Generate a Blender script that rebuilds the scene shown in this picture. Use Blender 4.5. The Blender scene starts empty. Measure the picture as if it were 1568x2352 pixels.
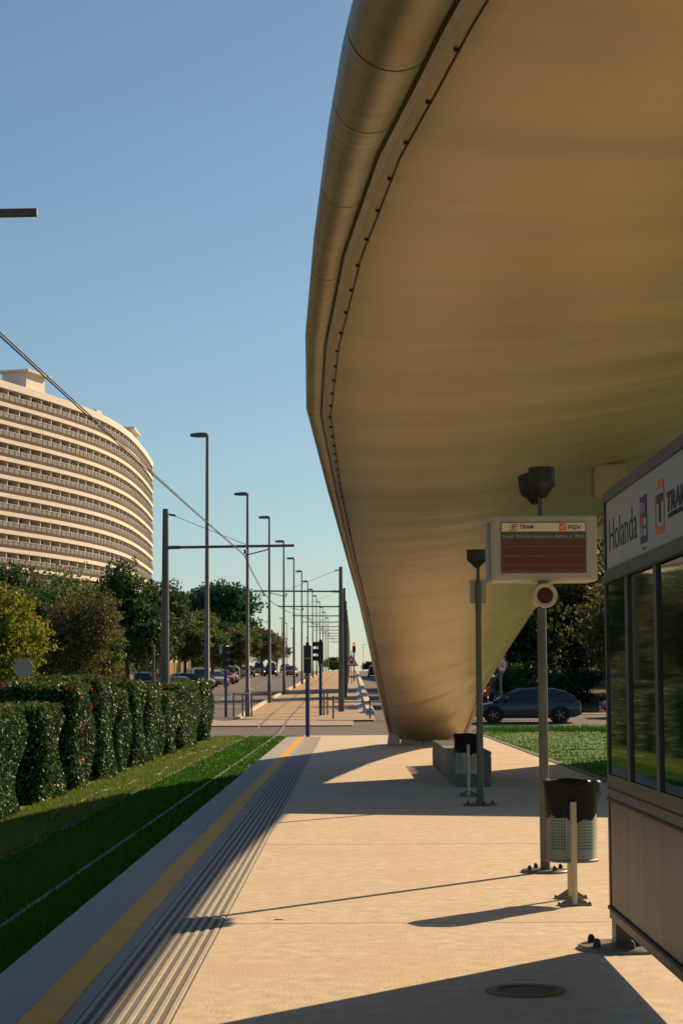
import bpy, math, random
import numpy as np
from mathutils import Vector, Matrix

# ------------------------------------------------------------------ camera
sc = bpy.context.scene
C = sc.collection
rad = math.radians
EYE = 1.5
cam_d = bpy.data.cameras.new('camera')
cam = bpy.data.objects.new('camera', cam_d)
C.objects.link(cam)
cam_d.sensor_fit = 'VERTICAL'
cam_d.sensor_height = 36.0
cam_d.lens = 4500.0 / 2352.0 * 36.0
cam_d.clip_start = 0.1
cam_d.clip_end = 4000
PITCH, YAW, ROLL = math.atan(399 / 4500), math.atan(14 / 4500), 0.005
cr = Vector((1, 0, 0)); cu = Vector((0, -math.sin(PITCH), math.cos(PITCH))); cf = Vector((0, math.cos(PITCH), math.sin(PITCH)))
r2 = cr * math.cos(ROLL) - cu * math.sin(ROLL)
u2 = cr * math.sin(ROLL) + cu * math.cos(ROLL)
yaw = Matrix.Rotation(YAW, 3, 'Z')
r2, u2, f2 = yaw @ r2, yaw @ u2, yaw @ cf
cam.matrix_world = Matrix(((r2.x, u2.x, -f2.x, 0), (r2.y, u2.y, -f2.y, 0), (r2.z, u2.z, -f2.z, EYE), (0, 0, 0, 1)))
sc.camera = cam


def at(px, py, Y):
    """survey helper: photo point + distance along the platform -> place in metres"""
    d = r2 * ((px - 784) / 4500) + u2 * ((1176 - py) / 4500) + f2
    return Vector((d.x * Y / d.y, Y, EYE + d.z * Y / d.y))


# ------------------------------------------------------------------ light
AZ, EL = rad(39.5), rad(28.5)
sun_dir = Vector((math.sin(AZ) * math.cos(EL), math.cos(AZ) * math.cos(EL), math.sin(EL)))
world = bpy.data.worlds.new('World'); sc.world = world; world.use_nodes = True
wn = world.node_tree.nodes; wl = world.node_tree.links
sky = wn.new('ShaderNodeTexSky'); sky.sky_type = 'NISHITA'; sky.sun_disc = False
sky.sun_elevation = EL; sky.sun_rotation = AZ
sky.air_density = 1.0; sky.dust_density = 0.4; sky.ozone_density = 4.0
hs = wn.new('ShaderNodeHueSaturation'); hs.inputs['Saturation'].default_value = 0.93
wl.new(sky.outputs[0], hs.inputs['Color'])
tint = wn.new('ShaderNodeMix'); tint.data_type = 'RGBA'; tint.blend_type = 'MULTIPLY'; tint.inputs[0].default_value = 1
tint.inputs[7].default_value = (.955, 1.02, .975, 1)   # one even tint for the whole sky
wl.new(hs.outputs[0], tint.inputs[6]); wl.new(tint.outputs[2], wn['Background'].inputs['Color'])
wn['Background'].inputs['Strength'].default_value = 0.06
sun_l = bpy.data.lights.new('sun', 'SUN'); sun_l.energy = 5.0; sun_l.angle = rad(0.5)
sun_l.color = (1.0, 0.71, 0.40)
sun = bpy.data.objects.new('sun', sun_l); C.objects.link(sun)
sun.rotation_euler = sun_dir.to_track_quat('Z', 'Y').to_euler()
sun.location = (30, 40, 60)
vs = sc.view_settings
sc.display_settings.display_device = 'sRGB'
vs.view_transform = 'Standard'; vs.look = 'None'; vs.gamma = 1; vs.use_curve_mapping = False
vs.exposure = 0.52

random.seed(7); rng = np.random.default_rng(7)

# ------------------------------------------------------------------ materials
MATS = {}


def pbr(name, c1, c2=None, scale=5.0, rough=0.7, metal=0.0, bump=0.0, bscale=None, stretch=(1, 1, 1),
        c3=None, scale3=0.4, spec=0.5, rough2=None, detail=8, island=0.0, transl=0.0, coat=0.0, sharp=(0.35, 0.65)):
    m = bpy.data.materials.new(name); m.use_nodes = True
    nt = m.node_tree; N = nt.nodes; L = nt.links
    b = N['Principled BSDF']
    b.inputs['Roughness'].default_value = rough
    b.inputs['Metallic'].default_value = metal
    b.inputs['Specular IOR Level'].default_value = spec
    if coat: b.inputs['Coat Weight'].default_value = coat; b.inputs['Coat Roughness'].default_value = 0.05
    col = None
    tc = N.new('ShaderNodeTexCoord'); mp = N.new('ShaderNodeMapping')
    mp.inputs['Scale'].default_value = stretch
    L.new(tc.outputs['Object'], mp.inputs['Vector'])
    rgb = lambda c: (c[0], c[1], c[2], 1)

    def noise(s, d=detail):
        n = N.new('ShaderNodeTexNoise'); n.inputs['Scale'].default_value = s; n.inputs['Detail'].default_value = d
        n.inputs['Roughness'].default_value = 0.6
        L.new(mp.outputs[0], n.inputs['Vector']); return n

    if c2 is not None:
        n = noise(scale)
        mr = N.new('ShaderNodeMapRange'); mr.inputs[1].default_value = sharp[0]; mr.inputs[2].default_value = sharp[1]
        L.new(n.outputs['Fac'], mr.inputs[0])
        mx = N.new('ShaderNodeMix'); mx.data_type = 'RGBA'
        mx.inputs[6].default_value = rgb(c1); mx.inputs[7].default_value = rgb(c2)
        L.new(mr.outputs[0], mx.inputs[0]); col = mx.outputs[2]
        if rough2 is not None:
            m2 = N.new('ShaderNodeMapRange'); m2.inputs[3].default_value = rough; m2.inputs[4].default_value = rough2
            L.new(mr.outputs[0], m2.inputs[0]); L.new(m2.outputs[0], b.inputs['Roughness'])
        if c3 is not None:
            n3 = noise(scale3, 4)
            mr3 = N.new('ShaderNodeMapRange'); mr3.inputs[1].default_value = 0.45; mr3.inputs[2].default_value = 0.7
            L.new(n3.outputs['Fac'], mr3.inputs[0])
            mx3 = N.new('ShaderNodeMix'); mx3.data_type = 'RGBA'
            L.new(col, mx3.inputs[6]); mx3.inputs[7].default_value = rgb(c3)
            L.new(mr3.outputs[0], mx3.inputs[0]); col = mx3.outputs[2]
    if island and col is not None:
        g = N.new('ShaderNodeNewGeometry')
        h = N.new('ShaderNodeHueSaturation')
        mi = N.new('ShaderNodeMapRange'); mi.inputs[3].default_value = 1 - island; mi.inputs[4].default_value = 1 + island
        L.new(g.outputs['Random Per Island'], mi.inputs[0]); L.new(mi.outputs[0], h.inputs['Value'])
        mh = N.new('ShaderNodeMapRange'); mh.inputs[3].default_value = 0.475; mh.inputs[4].default_value = 0.525
        L.new(g.outputs['Random Per Island'], mh.inputs[0]); L.new(mh.outputs[0], h.inputs['Hue'])
        L.new(col, h.inputs['Color']); col = h.outputs[0]
    if col is None: b.inputs['Base Color'].default_value = rgb(c1)
    else: L.new(col, b.inputs['Base Color'])
    if bump:
        nb = noise(bscale or scale * 3)
        bp = N.new('ShaderNodeBump'); bp.inputs['Strength'].default_value = bump; bp.inputs['Distance'].default_value = 0.02
        L.new(nb.outputs['Fac'], bp.inputs['Height']); L.new(bp.outputs[0], b.inputs['Normal'])
    if transl:
        t = N.new('ShaderNodeBsdfTranslucent'); ms = N.new('ShaderNodeMixShader'); ms.inputs[0].default_value = transl
        if col is None: t.inputs['Color'].default_value = rgb(c1)
        else: L.new(col, t.inputs['Color'])
        L.new(b.outputs[0], ms.inputs[1]); L.new(t.outputs[0], ms.inputs[2])
        L.new(ms.outputs[0], N['Material Output'].inputs['Surface'])
    MATS[name] = m
    return m


def emit(name, c, s):
    m = pbr(name, c); b = m.node_tree.nodes['Principled BSDF']
    b.inputs['Emission Color'].default_value = (c[0], c[1], c[2], 1); b.inputs['Emission Strength'].default_value = s
    return m


def wave_mat(name, c1, c2, axis, scale, rough, lo=0.45, hi=0.55, n_amt=0.0, **kw):
    m = pbr(name, c1, c2, rough=rough, **kw)
    nt = m.node_tree; N = nt.nodes; L = nt.links
    b = N['Principled BSDF']
    tc = N.new('ShaderNodeTexCoord')
    w = N.new('ShaderNodeTexWave'); w.bands_direction = axis; w.inputs['Scale'].default_value = scale
    w.inputs['Distortion'].default_value = n_amt
    L.new(tc.outputs['Object'], w.inputs['Vector'])
    mr = N.new('ShaderNodeMapRange'); mr.inputs[1].default_value = lo; mr.inputs[2].default_value = hi
    L.new(w.outputs['Fac'], mr.inputs[0])
    mx = N.new('ShaderNodeMix'); mx.data_type = 'RGBA'
    mx.inputs[6].default_value = (*c1, 1); mx.inputs[7].default_value = (*c2, 1)
    L.new(mr.outputs[0], mx.inputs[0]); L.new(mx.outputs[2], b.inputs['Base Color'])
    return m


M_conc = pbr('platform_concrete', (.69, .595, .47), (.53, .44, .335), 9, .88, bump=.4, bscale=70, c3=(.58, .46, .345), scale3=1.1, stretch=(1, .8, 1))
M_edge = pbr('platform_edge_stone', (.37, .38, .355), (.30, .31, .29), 14, .85, bump=.15, bscale=60)
M_yellow = pbr('worn_yellow_paint', (.80, .42, .016), (.68, .34, .014), 9, .7, bump=.1, bscale=50, c3=(.62, .35, .05), scale3=1.6)
M_rib = pbr('tactile_rib', (.47, .44, .39), (.39, .36, .32), 20, .8, bump=.15)
M_groove = wave_mat('tactile_groove', (.20, .20, .19), (.09, .09, .087), 'Y', 9.5, .9, .35, .6)
M_asph = pbr('asphalt', (.105, .10, .10), (.075, .073, .075), 30, .85, bump=.2, bscale=120, c3=(.12, .112, .105), scale3=.25)
M_paint = pbr('road_paint', (.62, .60, .56), (.45, .43, .40), 8, .7)
M_redpave = pbr('red_crossing_paving', (.43, .31, .255), (.36, .26, .21), 6, .85, bump=.1)
M_pave = pbr('brown_paving', (.47, .325, .195), (.38, .265, .16), 7, .9, bump=.15, bscale=40, c3=(.42, .28, .165), scale3=.3)
M_kerb = pbr('pale_kerb', (.66, .60, .50), (.56, .50, .42), 3, .85, bump=.1)
M_kerbd = pbr('dark_kerb', (.16, .15, .14), (.11, .105, .1), 8, .85, bump=.1)
M_soil = pbr('dry_ground', (.24, .19, .12), (.13, .14, .06), .8, .95, bump=.3, bscale=6, c3=(.20, .16, .10), scale3=.1)
M_lawn = pbr('lawn_turf', (.055, .15, .018), (.075, .185, .022), 9, .95, bump=.6, bscale=60, c3=(.10, .17, .035), scale3=.6)
M_verge = pbr('dry_verge_turf', (.11, .175, .038), (.17, .18, .06), 3.0, .95, bump=.6, bscale=50, c3=(.17, .12, .07), scale3=.35)
M_blade = pbr('grass_blade', (.052, .175, .012), (.075, .20, .016), 3, .8, island=.22, transl=.22, spec=.05)
M_blade2 = pbr('dry_grass_blade', (.14, .235, .04), (.20, .225, .065), 2, .75, island=.3, transl=.35, spec=.12)
M_rail = pbr('rail_steel', (.20, .20, .19), (.14, .135, .125), 12, .7, metal=.15, spec=.3)
M_raild = pbr('rail_groove', (.06, .055, .05), rough=.8)
M_canopy = pbr('brushed_canopy_metal', (.575, .465, .295), (.475, .39, .255), .8, .50, metal=.5, stretch=(.12, 1.5, 1.5), c3=(.385, .345, .25), scale3=.7, rough2=.40)
M_roll = pbr('brushed_edge_metal', (.47, .43, .35), (.36, .31, .235), 8, .46, metal=.55, stretch=(.25, 2.2, .25), c3=(.38, .27, .17), scale3=.6)
M_gutter = pbr('gutter_metal', (.33, .31, .26), (.26, .24, .2), 5, .5, metal=.5)
M_darkline = pbr('dark_joint', (.03, .03, .028), rough=.7)
M_steel = pbr('dull_grey_steel', (.165, .16, .145), (.125, .12, .11), 5, .5, metal=.55, stretch=(1, 1, .2))
M_galv = pbr('galvanised_steel', (.20, .195, .18), (.16, .155, .145), 6, .5, metal=.45, stretch=(1, 1, .15))
M_stain = pbr('stainless_bin', (.50, .44, .33), (.42, .37, .27), 6, .33, metal=.8, stretch=(3, 3, .1))
M_frame = pbr('panel_frame_metal', (.085, .09, .09), (.065, .07, .07), 5, .45, metal=.4, stretch=(1, .3, .3))
M_lower = pbr('brushed_lower_panel', (.155, .155, .145), (.085, .085, .08), 1.3, .44, metal=.5, stretch=(4, 4, .12))
M_sign = pbr('white_sign_face', (.46, .46, .47), (.41, .41, .42), 2, .45)
M_ink = pbr('dark_ink', (.025, .035, .04), rough=.6)
M_orange = pbr('orange_ink', (.85, .19, .035), rough=.55)
M_cyan = pbr('cyan_ink', (.05, .42, .60), rough=.55)
M_red = pbr('red_ink', (.62, .06, .08), rough=.55)
M_yel = pbr('yellow_ink', (.75, .55, .08), rough=.55)
M_navy = pbr('navy_ink', (.03, .05, .10), rough=.55)
M_glass = pbr('dark_glass', (.018, .028, .022), rough=.03, spec=.9, bump=.012, bscale=1.2)
M_disp = pbr('display_case', (.52, .48, .40), (.46, .42, .35), 3, .5)
M_dispside = pbr('display_side', (.30, .34, .35), rough=.45)
M_led = wave_mat('led_panel', (.17, .062, .032), (.10, .04, .024), 'Z', 26, .4, .3, .7)
M_ledlit = pbr('lit_led_row', (.34, .10, .035), (.15, .055, .03), 60, .5)
M_header = pbr('display_header', (.86, .80, .64), rough=.5)
M_titlebar = pbr('display_titlebar', (.10, .105, .09), rough=.5)
M_pale = pbr('pale_lettering', (.55, .53, .46), rough=.6)
M_black = pbr('black_housing', (.022, .024, .024), (.03, .03, .03), 10, .5)
M_lens = pbr('lamp_lens', (.16, .15, .12), rough=.25)
M_speaker = pbr('speaker_shell', (.55, .46, .36), (.50, .42, .33), 8, .45)
M_grille = pbr('speaker_grille', (.055, .022, .016), rough=.8, bump=.5, bscale=260)
M_bag = pbr('black_bin_bag', (.009, .009, .009), rough=.38, spec=.18, bump=.7, bscale=14)
M_bench = pbr('bench_concrete', (.21, .21, .195), (.16, .16, .15), 10, .8, bump=.12)
M_plate = pbr('translucent_plate', (.45, .47, .43), rough=.4)
M_bluepost = pbr('blue_post_paint', (.022, .06, .17), (.018, .05, .14), 6, .45)
M_sigbox = pbr('signal_black', (.012, .014, .013), rough=.45)
M_sigbar = pbr('signal_amber_bar', (.55, .40, .12), rough=.5)
M_redlamp = emit('red_signal_lamp', (1, .06, .03), 3.0)
M_wire = pbr('wire', (.03, .03, .032), rough=.5)
M_white = pbr('white_paint', (.75, .73, .69), (.68, .66, .62), 2, .6)
M_signred = pbr('sign_red', (.60, .05, .03), rough=.5)
M_signgrey = pbr('sign_back', (.36, .38, .39), rough=.5, metal=.3)
M_trunk = pbr('bark', (.13, .10, .075), (.075, .06, .045), 6, .95, bump=.6, bscale=12, stretch=(1, 1, .25))
M_bwall = pbr('building_wall', (.46, .37, .27), (.40, .31, .22), .3, .85)
M_bslab = pbr('building_slab', (.76, .69, .62), (.71, .64, .57), .5, .8)
M_bbrown = pbr('building_brown_band', (.055, .026, .017), rough=.85)
M_brail = pbr('balcony_railing', (.20, .175, .145), (.14, .125, .105), .8, .5)
M_bwin = pbr('building_window', (.03, .045, .05), (.06, .075, .08), .6, .15, spec=.7)
M_bshut = pbr('building_shutter', (.40, .38, .34), (.28, .22, .17), .35, .7)
M_yfence = pbr('ochre_fence', (.55, .37, .13), (.46, .31, .11), 1.5, .8)
M_tyre = pbr('tyre_rubber', (.012, .012, .012), rough=.8)
M_rim = pbr('alloy_rim', (.20, .205, .21), rough=.3, metal=.7)
M_carglass = pbr('car_glass', (.015, .022, .026), rough=.04, spec=.8)
M_headl = pbr('headlight_lens', (.75, .75, .72), rough=.1)
M_headon = emit('lit_headlight', (1, .85, .62), 2.5)
M_taill = pbr('tail_light', (.45, .02, .015), rough=.2)
M_tailon = emit('lit_tail_light', (1, .08, .03), 1.6)
M_trim = pbr('black_trim', (.015, .015, .016), rough=.6)
M_container = pbr('green_container', (.012, .14, .075), (.01, .11, .06), 2, .5)
M_skirt = pbr('twig_wood', (.14, .09, .05), rough=.9)
M_flower = pbr('pink_flower', (.62, .07, .16), (.50, .05, .10), 5, .6, island=.3, transl=.3)
M_bulb = pbr('beige_cabinet', (.40, .33, .24), (.36, .29, .21), 3, .6)


def carpaint(name, c): return pbr(name, c, rough=.35, metal=.25, coat=.8)


def leafmat(name, c1, c2, c3=None, rough=.6, scale=.5, transl=.36, spec=.16):
    return pbr(name, c1, c2, scale, rough, c3=c3, scale3=.9, island=.42, transl=transl, spec=spec)


L_hedge = leafmat('hedge_leaf', (.042, .095, .030), (.062, .13, .038), rough=.5, scale=2, transl=.22, spec=.2)
L_hedge2 = leafmat('hedge_top_leaf', (.06, .115, .03), (.095, .145, .04), (.11, .10, .04), rough=.4, scale=2)
L_yel = leafmat('yellowing_leaf', (0.175, 0.250, 0.031), (0.338, 0.288, 0.031), (0.100, 0.175, 0.037), scale=.7, transl=.4)
L_brown = leafmat('brown_green_leaf', (0.113, 0.137, 0.051), (0.166, 0.137, 0.060), scale=.5)
L_green = leafmat('mid_green_leaf', (0.087, 0.172, 0.043), (0.124, 0.205, 0.048), (0.156, 0.156, 0.051), scale=.4)
L_dark = leafmat('dark_green_leaf', (0.043, 0.090, 0.032), (0.070, 0.116, 0.038), scale=.4)
L_pine = leafmat('pine_needle', (0.027, 0.093, 0.051), (0.044, 0.119, 0.058), scale=.3)
L_olive = leafmat('olive_leaf', (0.119, 0.162, 0.060), (0.153, 0.187, 0.068), (0.187, 0.153, 0.068), scale=.4)
L_pale = leafmat('sparse_grey_leaf', (.11, .115, .07), (.14, .13, .09), scale=.5)


# ------------------------------------------------------------------ mesh building
class MB:
    def __init__(s): s.v = []; s.f = []; s.sm = []

    def add(s, vs, fs, smooth=False):
        o = len(s.v); s.v += [tuple(v) for v in vs]
        s.f += [tuple(i + o for i in f) for f in fs]; s.sm += [smooth] * len(fs); return s

    def box(s, x0, x1, y0, y1, z0, z1, bev=0):
        if bev <= 0:
            v = [(x, y, z) for z in (z0, z1) for y in (y0, y1) for x in (x0, x1)]
            return s.add(v, [(0, 2, 3, 1), (4, 5, 7, 6), (0, 1, 5, 4), (2, 6, 7, 3), (0, 4, 6, 2), (1, 3, 7, 5)])
        # chamfered box: octagon-plan core with bevelled top and bottom
        b = bev
        def ring(z, i):
            X0, X1, Y0, Y1 = x0 + i, x1 - i, y0 + i, y1 - i
            return [(X0 + b, Y0, z), (X1 - b, Y0, z), (X1, Y0 + b, z), (X1, Y1 - b, z), (X1 - b, Y1, z), (X0 + b, Y1, z), (X0, Y1 - b, z), (X0, Y0 + b, z)]
        s.loft([ring(z0, b * .6), ring(z0 + b, 0), ring(z1 - b, 0), ring(z1, b * .6)], cap=True)
        return s

    def loft(s, rings, closed=True, cap=False, smooth=False):
        n = len(rings[0]); vs = [p for r in rings for p in r]; fs = []
        for i in range(len(rings) - 1):
            for j in range(n if closed else n - 1):
                a = i * n + j; b = i * n + (j + 1) % n
                fs.append((a, b, b + n, a + n))
        s.add(vs, fs, smooth)
        if cap:
            s.add(rings[0], [tuple(range(n))[::-1]]); s.add(rings[-1], [tuple(range(n))])
        return s

    def tube(s, pts, r, n=10, cap=True, smooth=True):
        pts = [Vector(p) for p in pts]
        rs = r if isinstance(r, (list, tuple)) else [r] * len(pts)
        rings = []; prev = None
        for i, p in enumerate(pts):
            d = (pts[min(i + 1, len(pts) - 1)] - pts[max(i - 1, 0)]).normalized()
            up = Vector((0, 0, 1)) if abs(d.z) < .95 else Vector((0, 1, 0))
            a = d.cross(up).normalized() if prev is None else (prev - d * prev.dot(d)).normalized()
            b = d.cross(a); prev = a
            rings.append([p + (a * math.cos(2 * math.pi * k / n) + b * math.sin(2 * math.pi * k / n)) * rs[i] for k in range(n)])
        s.loft(rings, True, cap, smooth); return s

    def lathe(s, prof, o=(0, 0, 0), axis=(0, 0, 1), n=24, cap=True, smooth=True):
        o = Vector(o); ax = Vector(axis).normalized()
        t = Vector((1, 0, 0)) if abs(ax.x) < .9 else Vector((0, 1, 0))
        a = (t - ax * t.dot(ax)).normalized(); b = ax.cross(a)
        rings = [[o + ax * z + (a * math.cos(2 * math.pi * k / n) + b * math.sin(2 * math.pi * k / n)) * r for k in range(n)] for r, z in prof]
        s.loft(rings, True, cap, smooth); return s

    def prism(s, poly, axis, a0, a1):
        """poly of 2D points extruded along axis 'x','y','z' from a0 to a1"""
        def P(p, a): return {'x': (a, p[0], p[1]), 'y': (p[0], a, p[1]), 'z': (p[0], p[1], a)}[axis]
        s.loft([[P(p, a0) for p in poly], [P(p, a1) for p in poly]], True, True); return s

    def build(s, name, m, parent=None, loc=None, **k):
        me = bpy.data.meshes.new(name)
        me.from_pydata(s.v, [], s.f)
        me.polygons.foreach_set('use_smooth', s.sm)
        me.update(); me.validate()
        import bmesh
        bm = bmesh.new(); bm.from_mesh(me); bmesh.ops.recalc_face_normals(bm, faces=bm.faces); bm.to_mesh(me); bm.free()
        if any(s.sm): me.set_sharp_from_angle(angle=rad(38))
        return link(name, me, m, parent, loc)


def link(name, me, m, parent=None, loc=None):
    o = bpy.data.objects.new(name, me); C.objects.link(o)
    if m is not None: me.materials.append(m)
    if parent is not None: o.parent = parent
    if loc is not None: o.location = loc
    return o


def tag(o, label, cat, group=None, kind=None):
    if label: o['label'] = label
    if cat: o['category'] = cat
    if group: o['group'] = group
    if kind: o['kind'] = kind
    return o


def struct(o, label=None):
    o['kind'] = 'structure'
    if label: o['label'] = label
    return o


def thing(name, label, cat, loc=(0, 0, 0), rz=0, group=None):
    o = bpy.data.objects.new(name, None); C.objects.link(o)
    o.location = loc; o.rotation_euler = (0, 0, rz); o.empty_display_size = .2
    return tag(o, label, cat, group)


def dup(root, loc, rz=0, label=None, group=None):
    r = root.copy(); C.objects.link(r); r.location = loc; r.rotation_euler = (0, 0, rz)
    if label: r['label'] = label
    if group: r['group'] = group
    for ch in list(root.children):
        c = ch.copy(); C.objects.link(c); c.parent = r
        for g in list(ch.children):
            d = g.copy(); C.objects.link(d); d.parent = c
    return r


def text_mesh(name, txt, size, m, parent, origin, xdir, ydir, xs=1.0, ext=.0015, align='LEFT', shear=0, bold=0):
    cu_ = bpy.data.curves.new(name, 'FONT'); cu_.body = txt; cu_.size = size; cu_.extrude = ext; cu_.align_x = align
    cu_.shear = shear; cu_.offset = bold; cu_.resolution_u = 3
    o = bpy.data.objects.new(name, cu_); C.objects.link(o)
    dg = bpy.context.evaluated_depsgraph_get()
    me = bpy.data.meshes.new_from_object(o.evaluated_get(dg))
    bpy.data.objects.remove(o)
    X = Vector(xdir).normalized() * xs; Y = Vector(ydir).normalized(); Z = Vector(xdir).normalized().cross(Y)
    O = Vector(origin)
    for v in me.vertices:
        p = v.co.copy(); v.co = O + X * p.x + Y * p.y + Z * p.z
    me.materials.clear()
    return link(name, me, m, parent)


def fast_quads(name, V, m, parent=None, quad=4):
    """V: (n*quad,3) array -> n separate faces"""
    n = len(V) // quad
    me = bpy.data.meshes.new(name)
    me.vertices.add(len(V)); me.vertices.foreach_set('co', V.astype(np.float32).ravel())
    me.loops.add(len(V)); me.loops.foreach_set('vertex_index', np.arange(len(V), dtype=np.int32))
    me.polygons.add(n)
    me.polygons.foreach_set('loop_start', np.arange(0, len(V), quad, dtype=np.int32))
    me.polygons.foreach_set('loop_total', np.full(n, quad, dtype=np.int32))
    me.update(); me.validate()
    return link(name, me, m, parent)


def leaf_cards(P, size, aspect=1.7, out=None, outw=0.0):
    """leaf quads at points P (n,3): folded-diamond shape as 4-gon"""
    n = len(P)
    d = rng.normal(size=(n, 3))
    if out is not None: d = d + out * outw
    d /= np.linalg.norm(d, axis=1)[:, None]
    t = rng.normal(size=(n, 3)); t -= d * (t * d).sum(1)[:, None]; t /= np.linalg.norm(t, axis=1)[:, None]
    b = np.cross(d, t)
    s = size * rng.uniform(.6, 1.35, n)[:, None]
    a0 = P - t * s * aspect * .5; a2 = P + t * s * aspect * .5
    a1 = P + b * s * .5 - t * s * .1; a3 = P - b * s * .5 - t * s * .1
    return np.stack([a0, a1, a2, a3], 1).reshape(-1, 3)


# ------------------------------------------------------------------ terrain profile along the line
GZ_Y = [-400, 70, 74, 80, 88, 112, 136, 160, 200, 265, 330, 400, 450, 520, 700, 1200, 3000]
GZ_Z = [-.28, -.28, -.22, -.10, .12, .52, .90, 1.27, 1.90, 2.90, 3.78, 4.48, 4.68, 4.55, 2.0, -6, -30]
_f = np.linspace(-400, 3000, 3401)
_z = np.interp(_f, GZ_Y, GZ_Z); _z = np.convolve(np.pad(_z, 4, 'edge'), np.ones(9) / 9, 'valid')
def gz(y): return float(np.interp(y, _f, _z))
def dx(y): return .0018 * max(0, y - 80)


def strip(name, prof, Ys, m, drift=True, solid=False):
    """cross-section [(x,z above the line's ground)...] swept along the line"""
    b = MB(); b.loft([[(x + (dx(y) if drift else 0), y, gz(y) + z) for x, z in prof] for y in Ys], closed=solid, cap=solid)
    return b.build(name, m)


YS_FAR = [84.2] + list(range(90, 300, 10)) + list(range(300, 620, 20))
# the big ground sheet
gx = [-900, -300, -120, -60, -30, -14, 0, 14, 30, 60, 120, 300, 900]
gy = [-120, 0, 60, 70, 80] + list(range(90, 520, 15)) + [560, 640, 760, 1000, 1600, 2600]
b = MB(); b.loft([[(x, y, gz(y) - .16) for x in gx] for y in gy], closed=False, smooth=True)
struct(b.build('ground', M_soil))

# platform: one slab with the edge stones, line and tactile strip laid in it
b = MB(); b.prism([(-.80, -.6), (3.95, -.6), (3.95, 0), (-.80, 0)], 'y', -30, 58.6)
struct(b.build('platform', M_conc))
b = MB(); b.prism([(-1.85, -.6), (-1.32, -.6), (-1.32, 0), (-1.835, 0), (-1.85, -.015)], 'y', -30, 58.6)
struct(b.build('platform_edge', M_edge))
b = MB(); b.prism([(-1.32, -.6), (-1.235, -.6), (-1.235, -.002), (-1.32, -.002)], 'y', -30, 58.6)
struct(b.build('platform_border', M_edge))
b = MB()
for k in range(98):
    y0 = -30 + k * .905
    b.box(-1.49 + random.uniform(-.006, .006), -1.318 + random.uniform(-.006, .006), y0, y0 + .905 if k < 97 else 58.5, -.02, .0035)
struct(b.build('yellow_line', M_yellow))
b = MB(); b.prism([(-1.235, -.6), (-.80, -.6), (-.80, -.004), (-1.235, -.004)], 'y', -30, 58.6)
struct(b.build('tactile_paving', M_groove))
b = MB()
for k in range(8):
    x = -1.212 + k * .0552
    for j in range(222):
        y0 = -30 + j * .4
        b.prism([(x - .0145, -.01), (x + .0145, -.01), (x + .0105, .0025), (x - .0105, .0025)], 'y', y0, min(y0 + .394, 58.5))
struct(b.build('tactile_ribs', M_rib))
b = MB()
for yj in (12.6, 18.8, 25.0, 31.2, 37.4, 43.6, 49.8):
    b.box(-.798, 3.948, yj, yj + .012, -.01, .0012)
struct(b.build('platform_joints', pbr('joint_filler', (.30, .24, .18), rough=.9)))
b = MB(); b.box(-1.6, 4.05, 58.6, 70.2, -.5, -.26)
b.loft([[(-1.6, 58.6, -.002), (4.05, 58.6, -.002)], [(-1.6, 66, -.255), (4.05, 66, -.255)]], closed=False)
struct(b.build('pavement_ramp', M_conc))
b = MB()
for k in range(30):
    y0 = -28 + k * 3
    b.box(3.95, 4.07, y0, y0 + 2.985 if k < 29 else 60, -.5, .015)
struct(b.build('lawn_kerb', M_kerbd))

# track lawns
def turf(name, x0, x1, y0, y1, z, m, nx, ny, amp):
    b = MB(); rows = []
    for j in range(ny + 1):
        y = y0 + (y1 - y0) * j / ny
        rows.append([(x0 + (x1 - x0) * i / nx, y, z + random.uniform(-amp, amp)) for i in range(nx + 1)])
    b.loft(rows, closed=False, smooth=True); return struct(b.build(name, m))
turf('lawn_by_platform', -2.55, -1.85, 0, 70, -.285, M_lawn, 4, 160, .012)
turf('lawn_between_rails', -3.55, -2.63, 0, 70, -.285, M_lawn, 5, 160, .012)
turf('verge', -4.75, -3.63, 0, 70, -.285, M_verge, 6, 160, .02)
turf('hedge_bed', -9.5, -4.75, 0, 70, -.29, M_verge, 8, 60, .03)
turf('right_lawn', 4.07, 40, -20, 66.5, -.02, M_lawn, 60, 160, .02)
for xr, side in ((-2.59, 'the platform side'), (-3.59, 'the hedge side')):
    t = thing('tram_rail', 'long steel tram rail set flush in the grass, on ' + side, 'rail', (0, 0, 0), group='rails of the tram track')
    ZR = .012 if xr > -3 else -.004
    Y1 = [0, 20, 40, 60, 70, 78, 84] + YS_FAR[1:]
    h = MB(); h.loft([[(xr - .021 + dx(y), y, gz(y) - .10), (xr - .021 + dx(y), y, gz(y) + (ZR if y < 72 else .036)), (xr + .021 + dx(y), y, gz(y) + (ZR if y < 72 else .036)), (xr + .021 + dx(y), y, gz(y) - .10)] for y in Y1], closed=False)
    h.build('rail_head', M_rail, t)
    h = MB(); sgn = 1 if xr < -3 else -1
    h.loft([[(xr + sgn * .023 + dx(y), y, gz(y) + (ZR - .006 if y < 72 else .030)), (xr + sgn * .060 + dx(y), y, gz(y) + (ZR - .006 if y < 72 else .030))] for y in Y1], closed=False)
    h.build('rail_groove', M_raild, t)

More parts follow.
